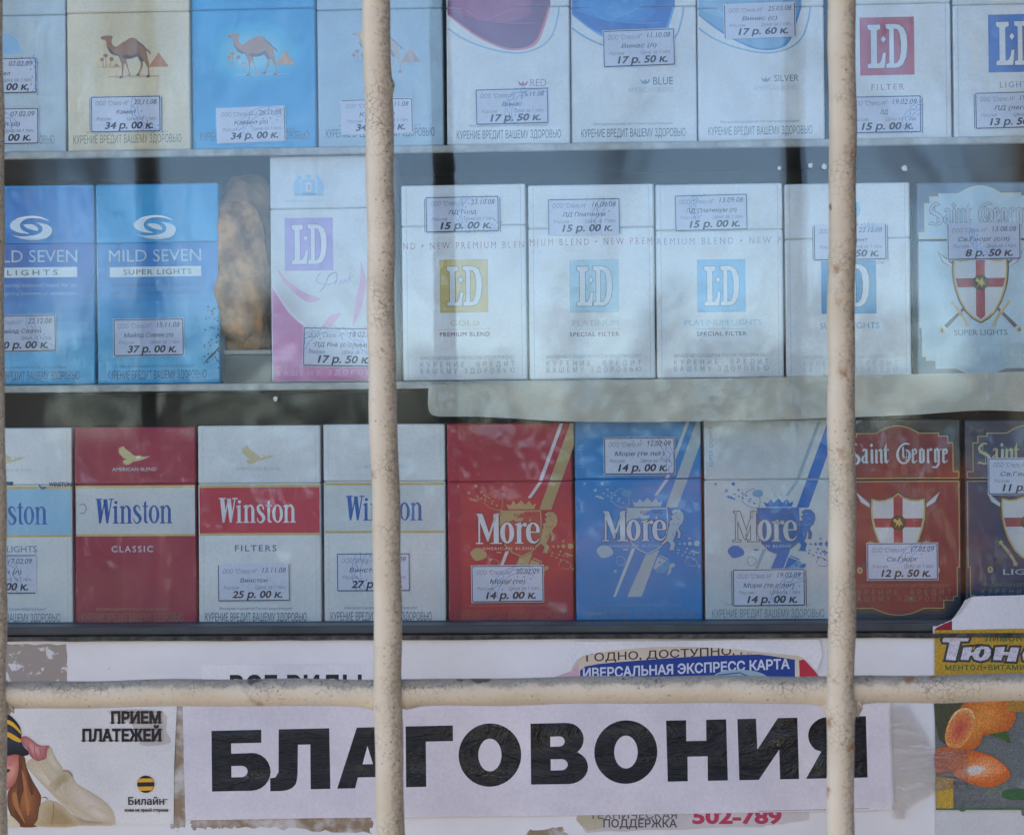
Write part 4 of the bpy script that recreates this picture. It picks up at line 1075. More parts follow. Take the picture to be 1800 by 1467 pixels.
# crumbs of white foam stuck to the pane and lying on the shelf
M_crumb = plain('white_crumb', (226, 226, 224), .8)
ck = [(1370, 296, 3.4, 'white foam crumb left of the right bar, smallest in the upper gap'), (1425, 291, 4.4, 'white foam crumb near the right bar in the upper gap'), (1449, 293, 4.6, 'white foam crumb touching the left side of the right bar'), (1590, 296, 5.2, 'largest white foam crumb, right of the right bar in the upper gap'),
      (1445, 658, 3.6, 'tiny white crumb left of the right bar on the middle shelf'), (1557, 658, 4.4, 'tiny white crumb under the turquoise logo pack, right of the bar'), (1585, 658, 4.4, 'tiny white crumb at the lower right corner of the turquoise logo pack'), (484, 701, 4.0, 'tiny white crumb below the pink pack')]
for i, (px, py, r_, lab) in enumerate(ck):
    Y = .0068 if py < 400 else .0232
    bm = bmesh.new(); bmesh.ops.create_icosphere(bm, subdivisions=2, radius=1)
    s_ = r_ / FPX * (Y - CAM.y)
    for v in bm.verts: v.co *= s_ * random.uniform(.75, 1.15); v.co.y *= .45; v.co.z *= 1.15
    o = mesh_obj('foam_crumb', bm, M_crumb, None, at(px, py, Y)); tag(o, lab, 'crumb', 'white foam crumbs in the window')

# ------------------------------------------------------------------ papers on the lower panel
def board_art(ox, oy, off, kind='paper', skew=0):
    Y = BY - off
    return Art(ox, oy, (at(ox + 100, oy, Y) - at(ox, oy, Y)).length / 100, 0, kind, skew), at(ox, oy, Y)
def ragged(pts, n=6, amp=1.2, seed=1):
    rnd = random.Random(seed); out = []
    for i in range(len(pts)):
        a, b = pts[i], pts[(i + 1) % len(pts)]
        for k in range(n):
            t = k / n; out.append((a[0] + (b[0] - a[0]) * t + rnd.uniform(-amp, amp), a[1] + (b[1] - a[1]) * t + rnd.uniform(-amp, amp)))
    return out
def thicken(o, t=.00025):
    m = o.modifiers.new('thickness', 'SOLIDIFY'); m.thickness = t; m.offset = -1

M_res = mottled('glue_residue', (152, 142, 134), (206, 204, 204), 170, .56, .60)
M_res2 = mottled('brown_glue', (142, 122, 98), (200, 194, 190), 90, .42, .62)
A, L0 = board_art(60, 1165, .00006)
A.poly(ragged([(4, 1132), (117, 1133), (118, 1200), (4, 1200)], 14, 1.3, 2), M_res)
tag(A.build('glue_residue', None, L0), 'grey beige patch of old glue with white flecks at the upper left of the panel', 'glue patch')
A, L0 = board_art(310, 1340, .00006)
A.poly(ragged([(292, 1240), (326, 1240), (326, 1452), (300, 1455), (304, 1340)], 12, 2.2, 4), M_res2)
tag(A.build('glue_residue', None, L0), 'vertical brown smear of glue between the hat poster and the lettered sign', 'glue patch')
A, L0 = board_art(480, 1450, .00006)
A.poly(ragged([(332, 1432), (655, 1428), (652, 1462), (420, 1452), (338, 1456)], 18, 3.5, 5), M_res2)
tag(A.build('glue_residue', None, L0), 'ragged brown glue stain below the left half of the lettered sign', 'glue patch')
A, L0 = board_art(960, 1455, .00006)
A.poly(ragged([(925, 1459), (985, 1452), (998, 1468), (930, 1476)], 8, 4, 6), M_res2)
tag(A.build('glue_residue', None, L0), 'small brown glue fleck at the bottom edge right of the first full bar', 'glue patch')

# notice behind the crossbar
A, L0 = board_art(500, 1210, .0003)
A.poly(rect(354, 1167, 656, 1262), (226, 225, 228)); A.text('ВСЕ ВИДЫ', 404, 636, 1187, 1222, (36, 36, 38), bold=.035, track=1.05)
o = A.build('paper_notice', None, L0); thicken(o); tag(o, 'white notice with bold black capitals mostly hidden by the crossbar', 'notice')

# torn sheet with the blue card underneath
A, L0 = board_art(1200, 1170, .0003)
tear = [(962, 1197), (975, 1188), (990, 1192), (1002, 1180), (1016, 1160), (1030, 1148)] + smooth([(1030, 1148), (1090, 1140), (1170, 1135.5), (1260, 1138), (1350, 1147), (1404, 1153), (1416, 1162), (1432, 1180), (1442, 1194)], 3)[1:] + [(1442, 1216), (962, 1216)]
A.poly(tear, (214, 198, 178))
A.poly(smooth([(1020, 1192), (1028, 1170), (1120, 1160), (1250, 1152), (1398, 1149)], 3) + [(1399, 1216), (1016, 1216)], (28, 62, 142))
A.poly([(1397, 1150), (1404, 1152), (1406, 1216), (1397, 1216)], (212, 204, 188))
A.poly([(1404, 1153), (1414, 1160), (1432, 1180), (1442, 1194), (1442, 1216), (1406, 1216)], (182, 44, 66))
A.poly([(962, 1197), (975, 1188), (1004, 1178), (1016, 1166), (1017, 1190), (1000, 1200)], (206, 170, 186))
A.poly([(962, 1197), (984, 1191), (984, 1204), (962, 1204)], (190, 84, 116))
A.skew = -.043
A.text('ГОДНО, ДОСТУПНО, НАДЁЖ', 1030, 1398, 1140, 1154, (62, 54, 48), bold=.012)
A.skew = -.0435
A.text('ИВЕРСАЛЬНАЯ ЭКСПРЕСС КАРТА', 1024, 1388, 1166, 1183, (206, 212, 222), bold=.028)
A.skew = 0
A.poly(closed([(1258, 1184), (1290, 1177), (1330, 1180), (1356, 1194), (1366, 1210), (1240, 1210)], 3), (150, 182, 196))
A.polys(stroke([(1262, 1186), (1300, 1182), (1340, 1198)], 2) + stroke([(1250, 1198), (1290, 1188), (1320, 1200)], 2.5), (40, 84, 150))
o = A.build('torn_poster', None, L0); thicken(o); tag(o, 'torn strip of a blue card poster showing through ripped white paper', 'poster')
A, L0 = board_art(1200, 1150, .0007)
A.poly(smooth([(1004, 1174), (1024, 1152), (1090, 1141), (1170, 1136), (1260, 1138.5), (1350, 1148), (1410, 1158), (1436, 1180)], 3) + [(1446, 1150), (1440, 1124), (1010, 1126), (990, 1160)], (226, 225, 228))
A.poly([(1290, 1140.5), (1404, 1153), (1414, 1158), (1406, 1161), (1350, 1152), (1300, 1146)], (204, 196, 176))
o = A.build('torn_paper_edge', None, L0); thicken(o, .0006); tag(o, 'curling white torn paper edge over the blue card poster', 'paper scrap')

def soft(A, pts, c0, c1, n=7, k=.75, off=(0, 0)):
    """a printed shape whose tone runs from its rim to its middle"""
    cx, cy = sum(p[0] for p in pts) / len(pts), sum(p[1] for p in pts) / len(pts)
    for i in range(n):
        f = 1 - k * i / (n - 1); t = i / (n - 1)
        A.poly([(cx + (x - cx) * f + off[0] * t, cy + (y - cy) * f + off[1] * t) for x, y in pts], tuple(a + (b - a) * t for a, b in zip(c0, c1)))
# hat poster
A, L0 = board_art(160, 1345, .0004)
A.poly([(2, 1242), (312, 1238), (306, 1345), (304, 1446), (2, 1452)], (222, 220, 218))
K = 5.806
def hp(p): return [(x / K, 1240 + y / K) for x, y in p]
A.T = lambda x, y: (x / K, 1240 + y / K)
A.poly(closed([(1100, 60), (1350, 190), (1430, 400), (1720, 390), (1740, 330), (1700, 260), (1660, 60)], 3), (196, 188, 182))
soft(A, closed([(-60, 470), (60, 480), (190, 490), (200, 620), (160, 760), (80, 850), (-60, 900)], 3), (178, 98, 88), (216, 150, 130), off=(30, 10))
A.poly(closed([(-60, 640), (60, 640), (100, 650), (70, 680), (-40, 690)], 3), (70, 34, 36))
A.poly(closed([(-20, 560), (70, 520), (120, 520), (120, 600), (40, 610)], 3), (206, 116, 112))
soft(A, closed([(190, 500), (250, 520), (270, 620), (330, 760), (400, 880), (415, 950), (380, 1180), (360, 1225), (190, 1225), (120, 1140), (70, 1010), (80, 860), (150, 780), (190, 640)], 3), (112, 64, 34), (158, 98, 54), 6, .6)
A.polys([closed(p_, 3) for p_ in ([(200, 540), (230, 620), (250, 800), (200, 1000), (240, 1200), (200, 1200), (140, 1080), (170, 850)], [(270, 640), (320, 760), (340, 880), (310, 900), (280, 760)])], (100, 58, 32))
A.polys([closed(p_, 3) for p_ in ([(220, 640), (260, 760), (270, 900), (300, 1000), (280, 1120), (255, 1000), (235, 800)], [(120, 900), (160, 880), (190, 1020), (250, 1190), (200, 1120), (140, 1020)])], (176, 114, 66))
A.poly(closed([(265, 595), (360, 530), (440, 530), (470, 430), (520, 420), (560, 520), (640, 650), (720, 680), (780, 790), (930, 880), (1050, 960), (1140, 1060), (1165, 1200), (1000, 1210), (800, 1180), (760, 1120), (640, 1010), (480, 850), (350, 720)], 3), (204, 190, 162))
for p_, a_, b_ in (([(265, 595), (360, 530), (440, 640), (560, 800), (640, 900), (700, 1010), (560, 920), (400, 760)], (196, 180, 148), (216, 204, 178)), ([(450, 440), (520, 420), (560, 520), (640, 650), (600, 700), (520, 640), (470, 560)], (196, 180, 150), (214, 202, 176)), ([(700, 700), (780, 790), (930, 880), (1050, 960), (1140, 1060), (1160, 1180), (1000, 1180), (820, 1080), (700, 960), (640, 840)], (200, 182, 156), (216, 202, 182)), ([(900, 1000), (1040, 1060), (1120, 1140), (1040, 1160), (920, 1110)], (206, 190, 168), (220, 208, 190))):
    soft(A, closed(p_, 3), a_, b_, 6, .7)
soft(A, closed([(640, 650), (720, 670), (740, 720), (690, 780), (640, 800), (560, 880), (500, 820), (530, 760)], 3), (196, 180, 150), (176, 156, 122), 6, .7)
soft(A, closed([(720, 1100), (820, 1150), (1100, 1180), (1165, 1205), (800, 1212), (700, 1150)], 3), (200, 184, 160), (176, 152, 128), 5, .6)
soft(A, closed([(420, 980), (560, 970), (700, 1080), (790, 1215), (370, 1218), (380, 1150)], 3), (190, 172, 138), (166, 142, 100), 6, .6, (60, 40))
A.polys(stroke(smooth([(540, 980, 6), (545, 1060, 10), (520, 1210, 8)], 4)), (140, 116, 74))
A.polys(stroke(smooth([(640, 660, 4), (700, 668, 8), (740, 720, 5)], 4)) + stroke(smooth([(420, 935, 4), (460, 925, 7), (480, 950, 3)], 4)), (110, 94, 72))
A.poly(closed([(70, 1100), (140, 1140), (200, 1220), (60, 1224)], 3), (210, 198, 170))
soft(A, closed([(-80, 90), (60, 80), (130, 120), (190, 190), (215, 250), (220, 330), (230, 400), (300, 480), (240, 510), (150, 490), (-80, 500)], 3), (22, 22, 28), (46, 50, 66), 5, .6)
for a_, b_ in (((40, 140), (300, 330)), ((40, 260), (300, 400))):
    pass
A.polys([closed(p_, 3) for p_ in ([(-60, 130), (70, 138), (150, 180), (215, 262), (218, 290), (150, 225), (70, 182), (-60, 172)], [(-60, 255), (70, 262), (150, 300), (215, 345), (210, 372), (140, 350), (70, 312), (-60, 305)])], (226, 172, 40))
soft(A, closed([(215, 330), (240, 310), (290, 320), (400, 400), (500, 405), (480, 450), (470, 530), (430, 550), (380, 560), (310, 510), (280, 440), (225, 380)], 3), (170, 100, 100), (212, 148, 138), 6, .7)
A.polys(stroke(smooth([(290, 370, 6), (300, 440, 8), (330, 510, 5)], 3)) + stroke(smooth([(350, 400, 6), (360, 480, 9), (390, 550, 5)], 3)) + stroke(smooth([(410, 410, 6), (415, 480, 8), (440, 540, 4)], 3)), (150, 84, 86))
A.T = None
A.text('ПРИЕМ', 194, 286, 1251, 1271, (44, 38, 40), bold=.042, serif=.1)
A.text('ПЛАТЕЖЕЙ', 143, 286, 1281.5, 1302, (32, 30, 38), bold=.042, serif=.1)
A.poly(ell(256, 1377, 15, 15, 32), (36, 34, 34))
def chord(y0, y1, cx=256, cy=1377, r=14.6):
    L_, R_ = [], []
    for i in range(7):
        y = y0 + (y1 - y0) * i / 6; h = math.sqrt(max(0, r * r - (y - cy) ** 2)); L_.append((cx - h, y + .02 * (h))); R_.append((cx + h, y - .02 * h))
    return L_ + R_[::-1]
A.poly(chord(1367, 1373.5), (228, 170, 44)); A.poly(chord(1381, 1388), (228, 170, 44))
A.text('Билайн', 225, 288, 1399.5, 1412.5, (44, 42, 46), bold=.012); A.polys([rect(289, 1403, 294, 1404)], (60, 58, 62))
A.text('живи на яркой стороне', 218, 295, 1419, 1424.5, (60, 56, 58), bold=.02)
o = A.build('payment_poster', None, L0); thicken(o)
tag(o, 'payment poster with a woman in a black and yellow striped hat', 'poster')

# support sheet under the sign
A, L0 = board_art(1200, 1440, .0003)
A.poly(ragged([(1030, 1405), (1425, 1400), (1420, 1440), (1340, 1452), (1030, 1462), (1012, 1440)], 9, 1.2, 9), (204, 196, 196))
A.poly([(1012, 1440), (1024, 1452), (1034, 1459), (1060, 1454), (1060, 1430), (1015, 1425)], (190, 180, 152))
A.text('ТЕХНИЧЕСКАЯ', 1036, 1190, 1424, 1438, (112, 108, 112), bold=.018)
A.text('ПОДДЕРЖКА', 1060, 1190, 1439, 1453, (90, 84, 88), bold=.024)
A.text('502-789', 1217, 1374, 1421, 1446, (186, 60, 92), bold=.04)
o = A.build('paper_notice', None, L0); thicken(o); tag(o, 'stained notice with a red phone number peeping out below the lettered sign', 'notice')

# lemon poster on the right
A, L0 = board_art(1740, 1255, .0005, 'halftone')
Kd = 8.15
A.poly(rect(1641, 1098, 1960, 1480), ink((206, 206, 206), 'paper'))
A.poly([(1644, 1104), (1960, 1100), (1960, 1196), (1643, 1196)], (186, 150, 34))
A.poly(ragged([(1644, 1100), (1672, 1088), (1690, 1072), (1698, 1052), (1712, 1046), (1740, 1044), (1960, 1040), (1960, 1103), (1678, 1104)], 5, .8, 3), ink((212, 212, 216), 'paper'))
A.poly([(1643, 1105), (1648, 1100), (1660, 1094), (1675, 1088), (1675, 1105)], ink((140, 26, 40), 'paper'))
A.poly([(1698, 1052), (1712, 1046), (1702, 1060), (1692, 1074), (1676, 1086), (1690, 1066)], ink((186, 186, 186), 'paper'))
def tyun():
    T_ = [(140, 345), (165, 312), (530, 318), (512, 364), (402, 366), (328, 642), (188, 632), (246, 380), (152, 376)]
    U_ = [(445, 455), (575, 450), (552, 528), (588, 520), (625, 468), (705, 438), (800, 448), (838, 490), (832, 570), (785, 630), (690, 654), (600, 628), (572, 572), (540, 574), (512, 638), (402, 632)]
    N_ = [(905, 455), (1040, 450), (1022, 520), (1100, 525), (1128, 458), (1244, 460), (1192, 662), (1062, 656), (1090, 572), (1010, 566), (988, 642), (868, 638)]
    hole = [(700, 478), (748, 480), (738, 556), (692, 612), (662, 572)]
    cc = [(1500, 455), (1420, 440), (1340, 470), (1290, 560), (1300, 640), (1380, 665), (1480, 640), (1490, 590), (1400, 610), (1370, 570), (1400, 500), (1480, 505)]
    for p_ in (T_, U_, N_, cc): A.poly(inset(p_, 34), (52, 58, 60), adv=p_ is T_)
    for p_ in (T_, U_, N_, cc): A.poly(p_, (204, 202, 216), adv=p_ is T_)
    A.poly(hole, (46, 60, 60))
with_T(A, aff(Kd, 1640, 1080), tyun)
A.text('ЛИМОН', 1733, 1797, 1115, 1125, (62, 110, 44), bold=.03, track=1.2); A.text('МЕНТОЛ+ВИТАМИН С', 1662, 1830, 1167, 1176, (62, 110, 44), bold=.03, track=1.1)
A.poly(rect(1643, 1197, 1960, 1424), (104, 112, 114))
for q in range(26):
    rr_ = random.Random(q); soft(A, ell(1655 + rr_.random() * 160, 1300 + rr_.random() * 118, 8 + rr_.random() * 18, 6 + rr_.random() * 12, 14, rr_.random() * 180), (104, 112, 114), rr_.choice(((124, 132, 136), (84, 98, 92), (112, 122, 104), (96, 100, 112))), 4, .7)
A.poly(closed([(1645, 1200), (1700, 1200), (1690, 1290), (1650, 1300)], 3), (66, 70, 46))
soft(A, closed([(1668, 1270), (1690, 1240), (1720, 1205), (1775, 1200), (1785, 1262), (1760, 1290), (1728, 1292), (1720, 1310), (1670, 1330)], 3), (190, 96, 28), (222, 140, 52), 7, .7)
soft(A, closed([(1662, 1282), (1678, 1250), (1705, 1245), (1714, 1268), (1700, 1300), (1680, 1316), (1662, 1306)], 3), (222, 152, 76), (196, 84, 58), 7, .75)
A.polys(stroke(smooth([(1668, 1268, 2), (1684, 1248, 3), (1704, 1246, 3), (1713, 1262, 2)], 4)), (222, 196, 150))
A.poly([(1736, 1290), (1768, 1284), (1776, 1306), (1755, 1296)], (58, 96, 34)); A.poly(rect(1770, 1200, 1960, 1250), (172, 126, 40))
soft(A, closed([(1645, 1316), (1690, 1316), (1738, 1326), (1770, 1350), (1772, 1368), (1740, 1384), (1700, 1376), (1664, 1354), (1645, 1360)], 3), (200, 96, 28), (222, 130, 54), 6, .6)
soft(A, closed([(1674, 1358), (1700, 1340), (1736, 1328), (1768, 1352), (1740, 1366), (1696, 1372)], 3), (220, 124, 64), (230, 164, 110), 6, .7); soft(A, closed([(1690, 1354), (1710, 1344), (1736, 1350), (1712, 1364)], 3), (222, 170, 140), (210, 206, 200), 4, .4)
A.poly([(1644, 1365), (1674, 1368), (1674, 1422), (1644, 1422)], (190, 156, 52)); A.poly(closed([(1762, 1390), (1790, 1386), (1820, 1396), (1810, 1406), (1764, 1404)], 3), (52, 98, 56))
A.polys([rect(1643, 1421, 1960, 1424)], (66, 112, 70))
o = A.build('lozenge_poster', None, L0); thicken(o); tag(o, 'yellow and orange lozenge poster with fruit and a torn white top', 'poster')

# big lettered sign
A, L0 = board_art(940, 1330, .0009, 'film')
LAV = (222, 215, 220)
A.poly([(316, 1228), (700, 1224), (1200, 1218), (1562, 1213), (1565, 1320), (1568, 1423), (1300, 1428), (900, 1434), (560, 1437), (319, 1441), (317, 1330)], LAV)
BLK = (14, 14, 15)
SL = -.0200
A.T = lambda x, y: (x, 1282.4 + y + SL * (x - 367))
def big(p, holes=()): A.poly(p, BLK, holes, adv=False)
A.n += 1
big([(367, 0), (456, 0), (456, 23), (402, 23), (402, 41), (432, 41)] + arc(438, 74, 34, 33.5, -90, 90, 12) + [(367, 107.5)], [[(402, 63)] + arc(420, 73, 11, 10, -90, 90, 8) + [(402, 83)]])
big([(487, 0), (577, 0), (578, 107), (543, 107), (543, 28), (521, 28), (520, 78)] + smooth([(520, 78), (516, 98), (500, 108), (471, 109)], 4)[1:] + [(471, 86), (480, 85), (486, 76)])
big([(590, 107), (626, 0), (664, 0), (701, 107), (664, 107), (658, 88), (627, 88), (622, 107)], [[(644.5, 33), (654, 65), (635.5, 65)]])
big([(712.4, 0), (796, 0), (796, 27.5), (748, 27.5), (748, 107), (712.4, 107)])
big(ell(861, 53.5, 55.3, 55.7, 44), [ell(861, 53.5, 20.5, 28.8, 30)])
big([(933, 0), (990, 0)] + arc(996, 29, 30.5, 29, -80, 60, 9) + [(1016, 51)] + arc(999, 78, 34.5, 29.5, -60, 90, 10) + [(933, 107)], [[(967.6, 23.5)] + arc(984, 32.3, 9, 8.8, -90, 90, 7) + [(967.6, 41.3)], [(968, 63.3)] + arc(987, 73.2, 11, 9.8, -90, 90, 7) + [(968, 83)]])
big(ell(1100, 53.5, 55.3, 55.7, 44), [ell(1100.2, 53.5, 20.6, 28.8, 30)])
big([(1171, 0), (1206, 0), (1206, 36.6), (1241, 36.6), (1241, 0), (1276, 0), (1278, 107), (1243, 107), (1243, 64), (1208, 64), (1208, 107), (1173, 107)])
big([(1295.5, 0), (1328, 0), (1330, 54), (1366, 0), (1400, 0), (1402, 107), (1369, 107), (1368, 55), (1332, 107), (1298, 107)])
big([(1519, 0), (1521, 107), (1487, 107), (1487, 66), (1480, 66), (1453, 107), (1414, 107), (1441, 60)] + arc(1453, 32, 34.5, 32, 130, 270, 10), [[(1487, 23)] + arc(1465, 33.5, 10, 10.5, 270, 90, 7) + [(1487, 44)]])
A.T = None
A.polys([[(1330, 1424.5), (1523, 1420), (1523, 1420.8), (1330, 1425.4)]], (110, 106, 116))
o = A.build('paper_sign', None, L0); thicken(o); tag(o, 'long lavender paper sign with huge black capitals under the crossbar', 'sign')

# clear tape over the right end of the sign
def tape_mat():
    m = bpy.data.materials.new('clear_tape'); m.use_nodes = True
    n, l = m.node_tree.nodes, m.node_tree.links; n.clear()
    out = n.new('ShaderNodeOutputMaterial'); tr = n.new('ShaderNodeBsdfTransparent'); gl = n.new('ShaderNodeBsdfGlossy'); gl.inputs['Roughness'].default_value = .08
    df = n.new('ShaderNodeBsdfDiffuse'); df.inputs[0].default_value = (.55, .52, .48, 1)
    g = n.new('ShaderNodeNewGeometry').outputs['Position']
    b = noise(n, l, 42, 4, .6, g, (.7, 1, 1.4), 1.2); l.new(bump(n, l, b.outputs[0], .9, .006), gl.inputs['Normal'])
    f = n.new('ShaderNodeFresnel'); f.inputs[0].default_value = 1.6
    m1 = n.new('ShaderNodeMixShader'); l.new(f.outputs[0], m1.inputs[0]); l.new(tr.outputs[0], m1.inputs[1]); l.new(gl.outputs[0], m1.inputs[2])
    r_ = ramp(n, l, b.outputs[0], [(.35, (.02,) * 3), (.65, (.16,) * 3)])
    m2 = n.new('ShaderNodeMixShader'); l.new(r_.outputs[0], m2.inputs[0]); l.new(m1.outputs[0], m2.inputs[1]); l.new(df.outputs[0], m2.inputs[2])
    l.new(m2.outputs[0], out.inputs[0]); return m
A, L0 = board_art(1600, 1340, .0014)
A.poly(ragged([(1562, 1236), (1592, 1236), (1630, 1300), (1638, 1318), (1700, 1316), (1702, 1380), (1640, 1392), (1590, 1420), (1588, 1440), (1566, 1440)], 6, .8, 8), tape_mat())
tag(A.build('clear_tape', None, L0), 'wrinkled clear tape holding the right end of the lettered sign', 'tape')

# ------------------------------------------------------------------ the street that the pane mirrors, plus unseen houses and paving for bounce light
def ground_mat():
    m, n, l, p = new_mat('street_ground')
    g = n.new('ShaderNodeNewGeometry').outputs['Position']
    a = noise(n, l, .5, 4, .6, g, (1, .22, 1)); b = noise(n, l, 1.6, 5, .7, g, (1, .3, 1))
    c1 = ramp(n, l, a.outputs[0], [(.42, lin((40, 44, 46))), (.5, lin((112, 92, 66))), (.58, lin((50, 58, 36)))]).outputs[0]
    c2 = ramp(n, l, b.outputs[0], [(.5, (0, 0, 0)), (.62, (.8, .8, .8))]).outputs[0]
    l.new(mix(n, l, c2, c1, lin((164, 104, 46))), p.inputs['Base Color']); p.inputs['Roughness'].default_value = .9
    return m
bm = bmesh.new(); bmesh.ops.create_grid(bm, x_segments=1, y_segments=1, size=500)
tag(mesh_obj('ground', bm, ground_mat(), None, (0, 0, GZ - .002)), kind='structure')
bm = box_bm(-6, 6, -3.2, 3, -.05, .0)
tag(mesh_obj('pavement', bm, plain('pavement_concrete', (142, 142, 142), .9, 0, .2, 3), None, (0, 0, GZ)), kind='structure')

bm = box_bm(-14, 14, -15, -3.203, -.05, -.003)  # unseen pale paving, added to bounce warm sunlight up at the kiosk front
tag(mesh_obj('bounce_forecourt', bm, plain('pale_sandy_paving', (196, 176, 142), .9, 0, .2, 1.2), None, (0, 0, GZ)), kind='structure')

def bounce_house(x0, x1, h, c, label):  # unseen house, added so its sunlit wall throws warm light on the kiosk
    xc = (x0 + x1) / 2; root = empty('unseen_bounce_house', (xc, -22, GZ)); tag(root, label, 'house', 'unseen houses added for bounce light')
    wd = x1 - x0
    mesh_obj('wall', box_bm(-wd / 2, wd / 2, -8, 0, 0, h), plain('plaster_%d' % c[0], c, .9, 0, .12, .8), root)
    mesh_obj('roof', box_bm(-wd / 2 - .3, wd / 2 + .3, -8.3, .3, h + .003, h + .25), plain('roof_sheet', (90, 84, 80), .7), root)
    fr_m, gl_m = plain('window_white', (210, 208, 204), .6), plain('house_glass', (40, 50, 60), .12)
    for r_ in range(int(h // 3)):
        for c_ in range(int(wd // 2.6)):
            wx, wz = -wd / 2 + 1.3 + c_ * 2.6, 1.2 + r_ * 3
            f_ = mesh_obj('window', box_bm(wx - .7, wx + .7, .003, .06, wz - .05, wz + 1.45), fr_m, root)
            for q in (-1, 1): mesh_obj('pane', box_bm(wx + q * .34 - .29, wx + q * .34 + .29, .0605, .07, wz + .05, wz + 1.35), gl_m, f_)
bounce_house(-23, -7.6, 12.4, (206, 184, 150), 'unseen pale house added left of the mirrored street to bounce sunlight')
bounce_house(4.4, 20, 12.4, (214, 196, 166), 'unseen light plastered house added right of the mirrored street to bounce sunlight')

def wood():
    v, f, mi = [], [], []
    rnd = random.Random(21)
    for i in range(9000):
        x = rnd.uniform(-26, 26); y = -44 - rnd.uniform(0, 6)
        top = 3.0 + .7 * math.sin(x * .55) + .6 * math.sin(x * 1.7 + 1) + .45 * math.sin(x * 4.1)
        z = GZ + top * rnd.random() ** .7; s_ = rnd.uniform(.1, .28)
        n_ = Vector((rnd.uniform(-1, 1), rnd.uniform(-1, 1), rnd.uniform(-.3, 1))).normalized()
        a = n_.orthogonal().normalized(); b = n_.cross(a); c = Vector((x, y, z)); k = len(v)
        v += [tuple(c + a * s_), tuple(c + b * s_ * .7), tuple(c - a * s_), tuple(c - b * s_ * .7)]; f.append((k, k + 1, k + 2, k + 3))
        mi.append(int(abs(math.sin(x * .9) * 2.4 + rnd.random()) % 3))
    me = bpy.data.meshes.new('far_wood'); me.from_pydata(v, [], f)
    for c in ((40, 48, 44), (58, 56, 48), (84, 66, 42)): me.materials.append(plain('leaves_%d' % c[0], c, .9))
    me.polygons.foreach_set('material_index', mi)
    o = bpy.data.objects.new('far_wood', me); C.objects.link(o); return o
tag(wood(), kind='stuff')

def bare_tree(x, y, h, seed, label):
    rnd = random.Random(seed); root = empty('bare_tree', (x, y, GZ)); tag(root, label, 'tree', 'trees mirrored in the pane')
    def limb(bm, p0, p1, r0, r1):
        d = (p1 - p0).normalized(); a = d.orthogonal().normalized(); b = d.cross(a); rows = []
        for p_, r_ in ((p0, r0), (p1, r1)): rows.append([bm.verts.new(p_ + (a * math.cos(2 * math.pi * k / 6) + b * math.sin(2 * math.pi * k / 6)) * r_) for k in range(6)])
        for k in range(6): bm.faces.new((rows[0][k], rows[0][(k + 1) % 6], rows[1][(k + 1) % 6], rows[1][k]))
    tb, cb = bmesh.new(), bmesh.new()
    def grow(p, d, L, r, lv):
        for s_ in range(3):
            q = p + d * (L / 3); limb(tb if lv == 0 else cb, p, q, r, r * .86); p = q; r *= .86
            d = (d + Vector((rnd.uniform(-.14, .14), rnd.uniform(-.14, .14), rnd.uniform(-.02, .1)))).normalized()
            if lv < 5 and (lv > 0 or s_ > 0):
                for _ in range(1 if lv == 0 else rnd.choice((1, 1, 2))):
                    e = (d + Vector((rnd.uniform(-1, 1), rnd.uniform(-1, 1), rnd.uniform(-.1, .6))) * .75).normalized()
                    grow(p, e, L * rnd.uniform(.6, .8), r * .62, lv + 1)
    grow(Vector((0, 0, 0)), Vector((0, 0, 1)), h * .5, h * .02, 0)
    bark = plain('bark', (74, 64, 54), .9, 0, .3, 9)
    mesh_obj('trunk', tb, bark, root); mesh_obj('crown', cb, bark, root)
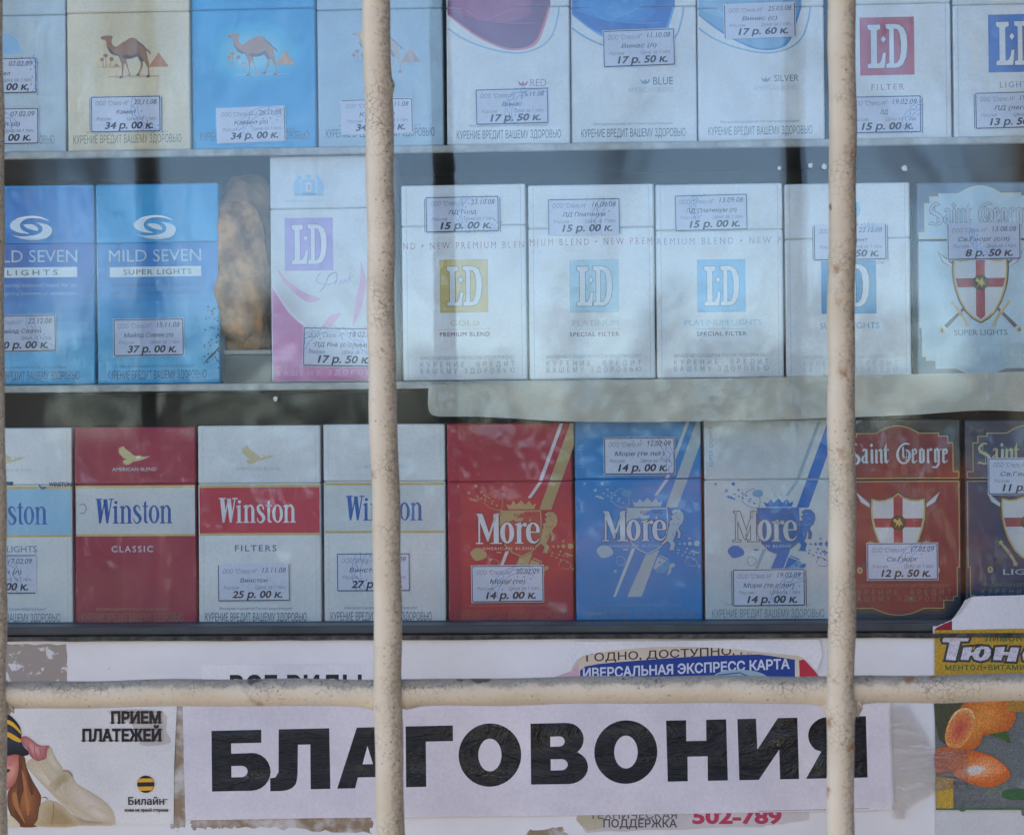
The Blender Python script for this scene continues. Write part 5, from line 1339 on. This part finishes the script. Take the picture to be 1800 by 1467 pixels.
def leafy_bush(x, y, h, seed, label):
    rnd = random.Random(seed); root = empty('autumn_bush', (x, y, GZ)); tag(root, label, 'bush', 'bushes mirrored in the pane')
    v, f = [], []
    for i in range(900):
        d = Vector((rnd.gauss(0, 1), rnd.gauss(0, 1), rnd.gauss(0, 1))).normalized() * rnd.random() ** .4
        c = Vector((d.x * h * .55, d.y * h * .5, h * .55 + d.z * h * .45)); n_ = Vector((rnd.uniform(-1, 1), rnd.uniform(-1, 1), rnd.uniform(-1, 1))).normalized()
        a = n_.orthogonal().normalized() * .05; b = n_.cross(a).normalized() * .035; k = len(v)
        v += [tuple(c + a), tuple(c + b), tuple(c - a), tuple(c - b)]; f.append((k, k + 1, k + 2, k + 3))
    me = bpy.data.meshes.new('leaves'); me.from_pydata(v, [], f); me.materials.append(plain('orange_leaves', (186, 104, 26), .8, 0, .4, 6))
    o = bpy.data.objects.new('leaves', me); C.objects.link(o); o.parent = root
    bm = bmesh.new()
    for k in range(7):
        a = k * .9; p0 = Vector((0, 0, 0)); p1 = Vector((math.cos(a) * h * .3, math.sin(a) * h * .3, h * .75)); d = (p1 - p0).normalized(); u = d.orthogonal().normalized() * .012; w_ = d.cross(u)
        r0 = [bm.verts.new(p0 + q) for q in (u, w_, -u, -w_)]; r1 = [bm.verts.new(p1 + q * .4) for q in (u, w_, -u, -w_)]
        for j in range(4): bm.faces.new((r0[j], r0[(j + 1) % 4], r1[(j + 1) % 4], r1[j]))
    mesh_obj('stems', bm, plain('bark', (74, 64, 54), .9, 0, .3, 9), root)
leafy_bush(-.95, -14, 1.25, 3, 'orange leaved bush mirrored as a glow on the red pack with slanted stripes')
leafy_bush(1.75, -14.5, 1.3, 5, 'orange leaved bush mirrored as a glow on the dark red shield pack')
leafy_bush(.35, -19, 1.2, 8, 'orange leaved bush mirrored between the two other orange bushes')
bare_tree(-3.5, -17, 6.0, 12, 'bare tree mirrored in the pane over the two blue swirl packs')
bare_tree(-.9, -24, 6.5, 15, 'slim bare tree mirrored in the pane right of the first full bar')
bare_tree(3.3, -21, 6.5, 18, 'bare tree mirrored in the pane at the right edge of the window')
bare_tree(2.0, -13, 5.6, 4, 'bare branching tree mirrored in the pane over the right end of the upper gap')
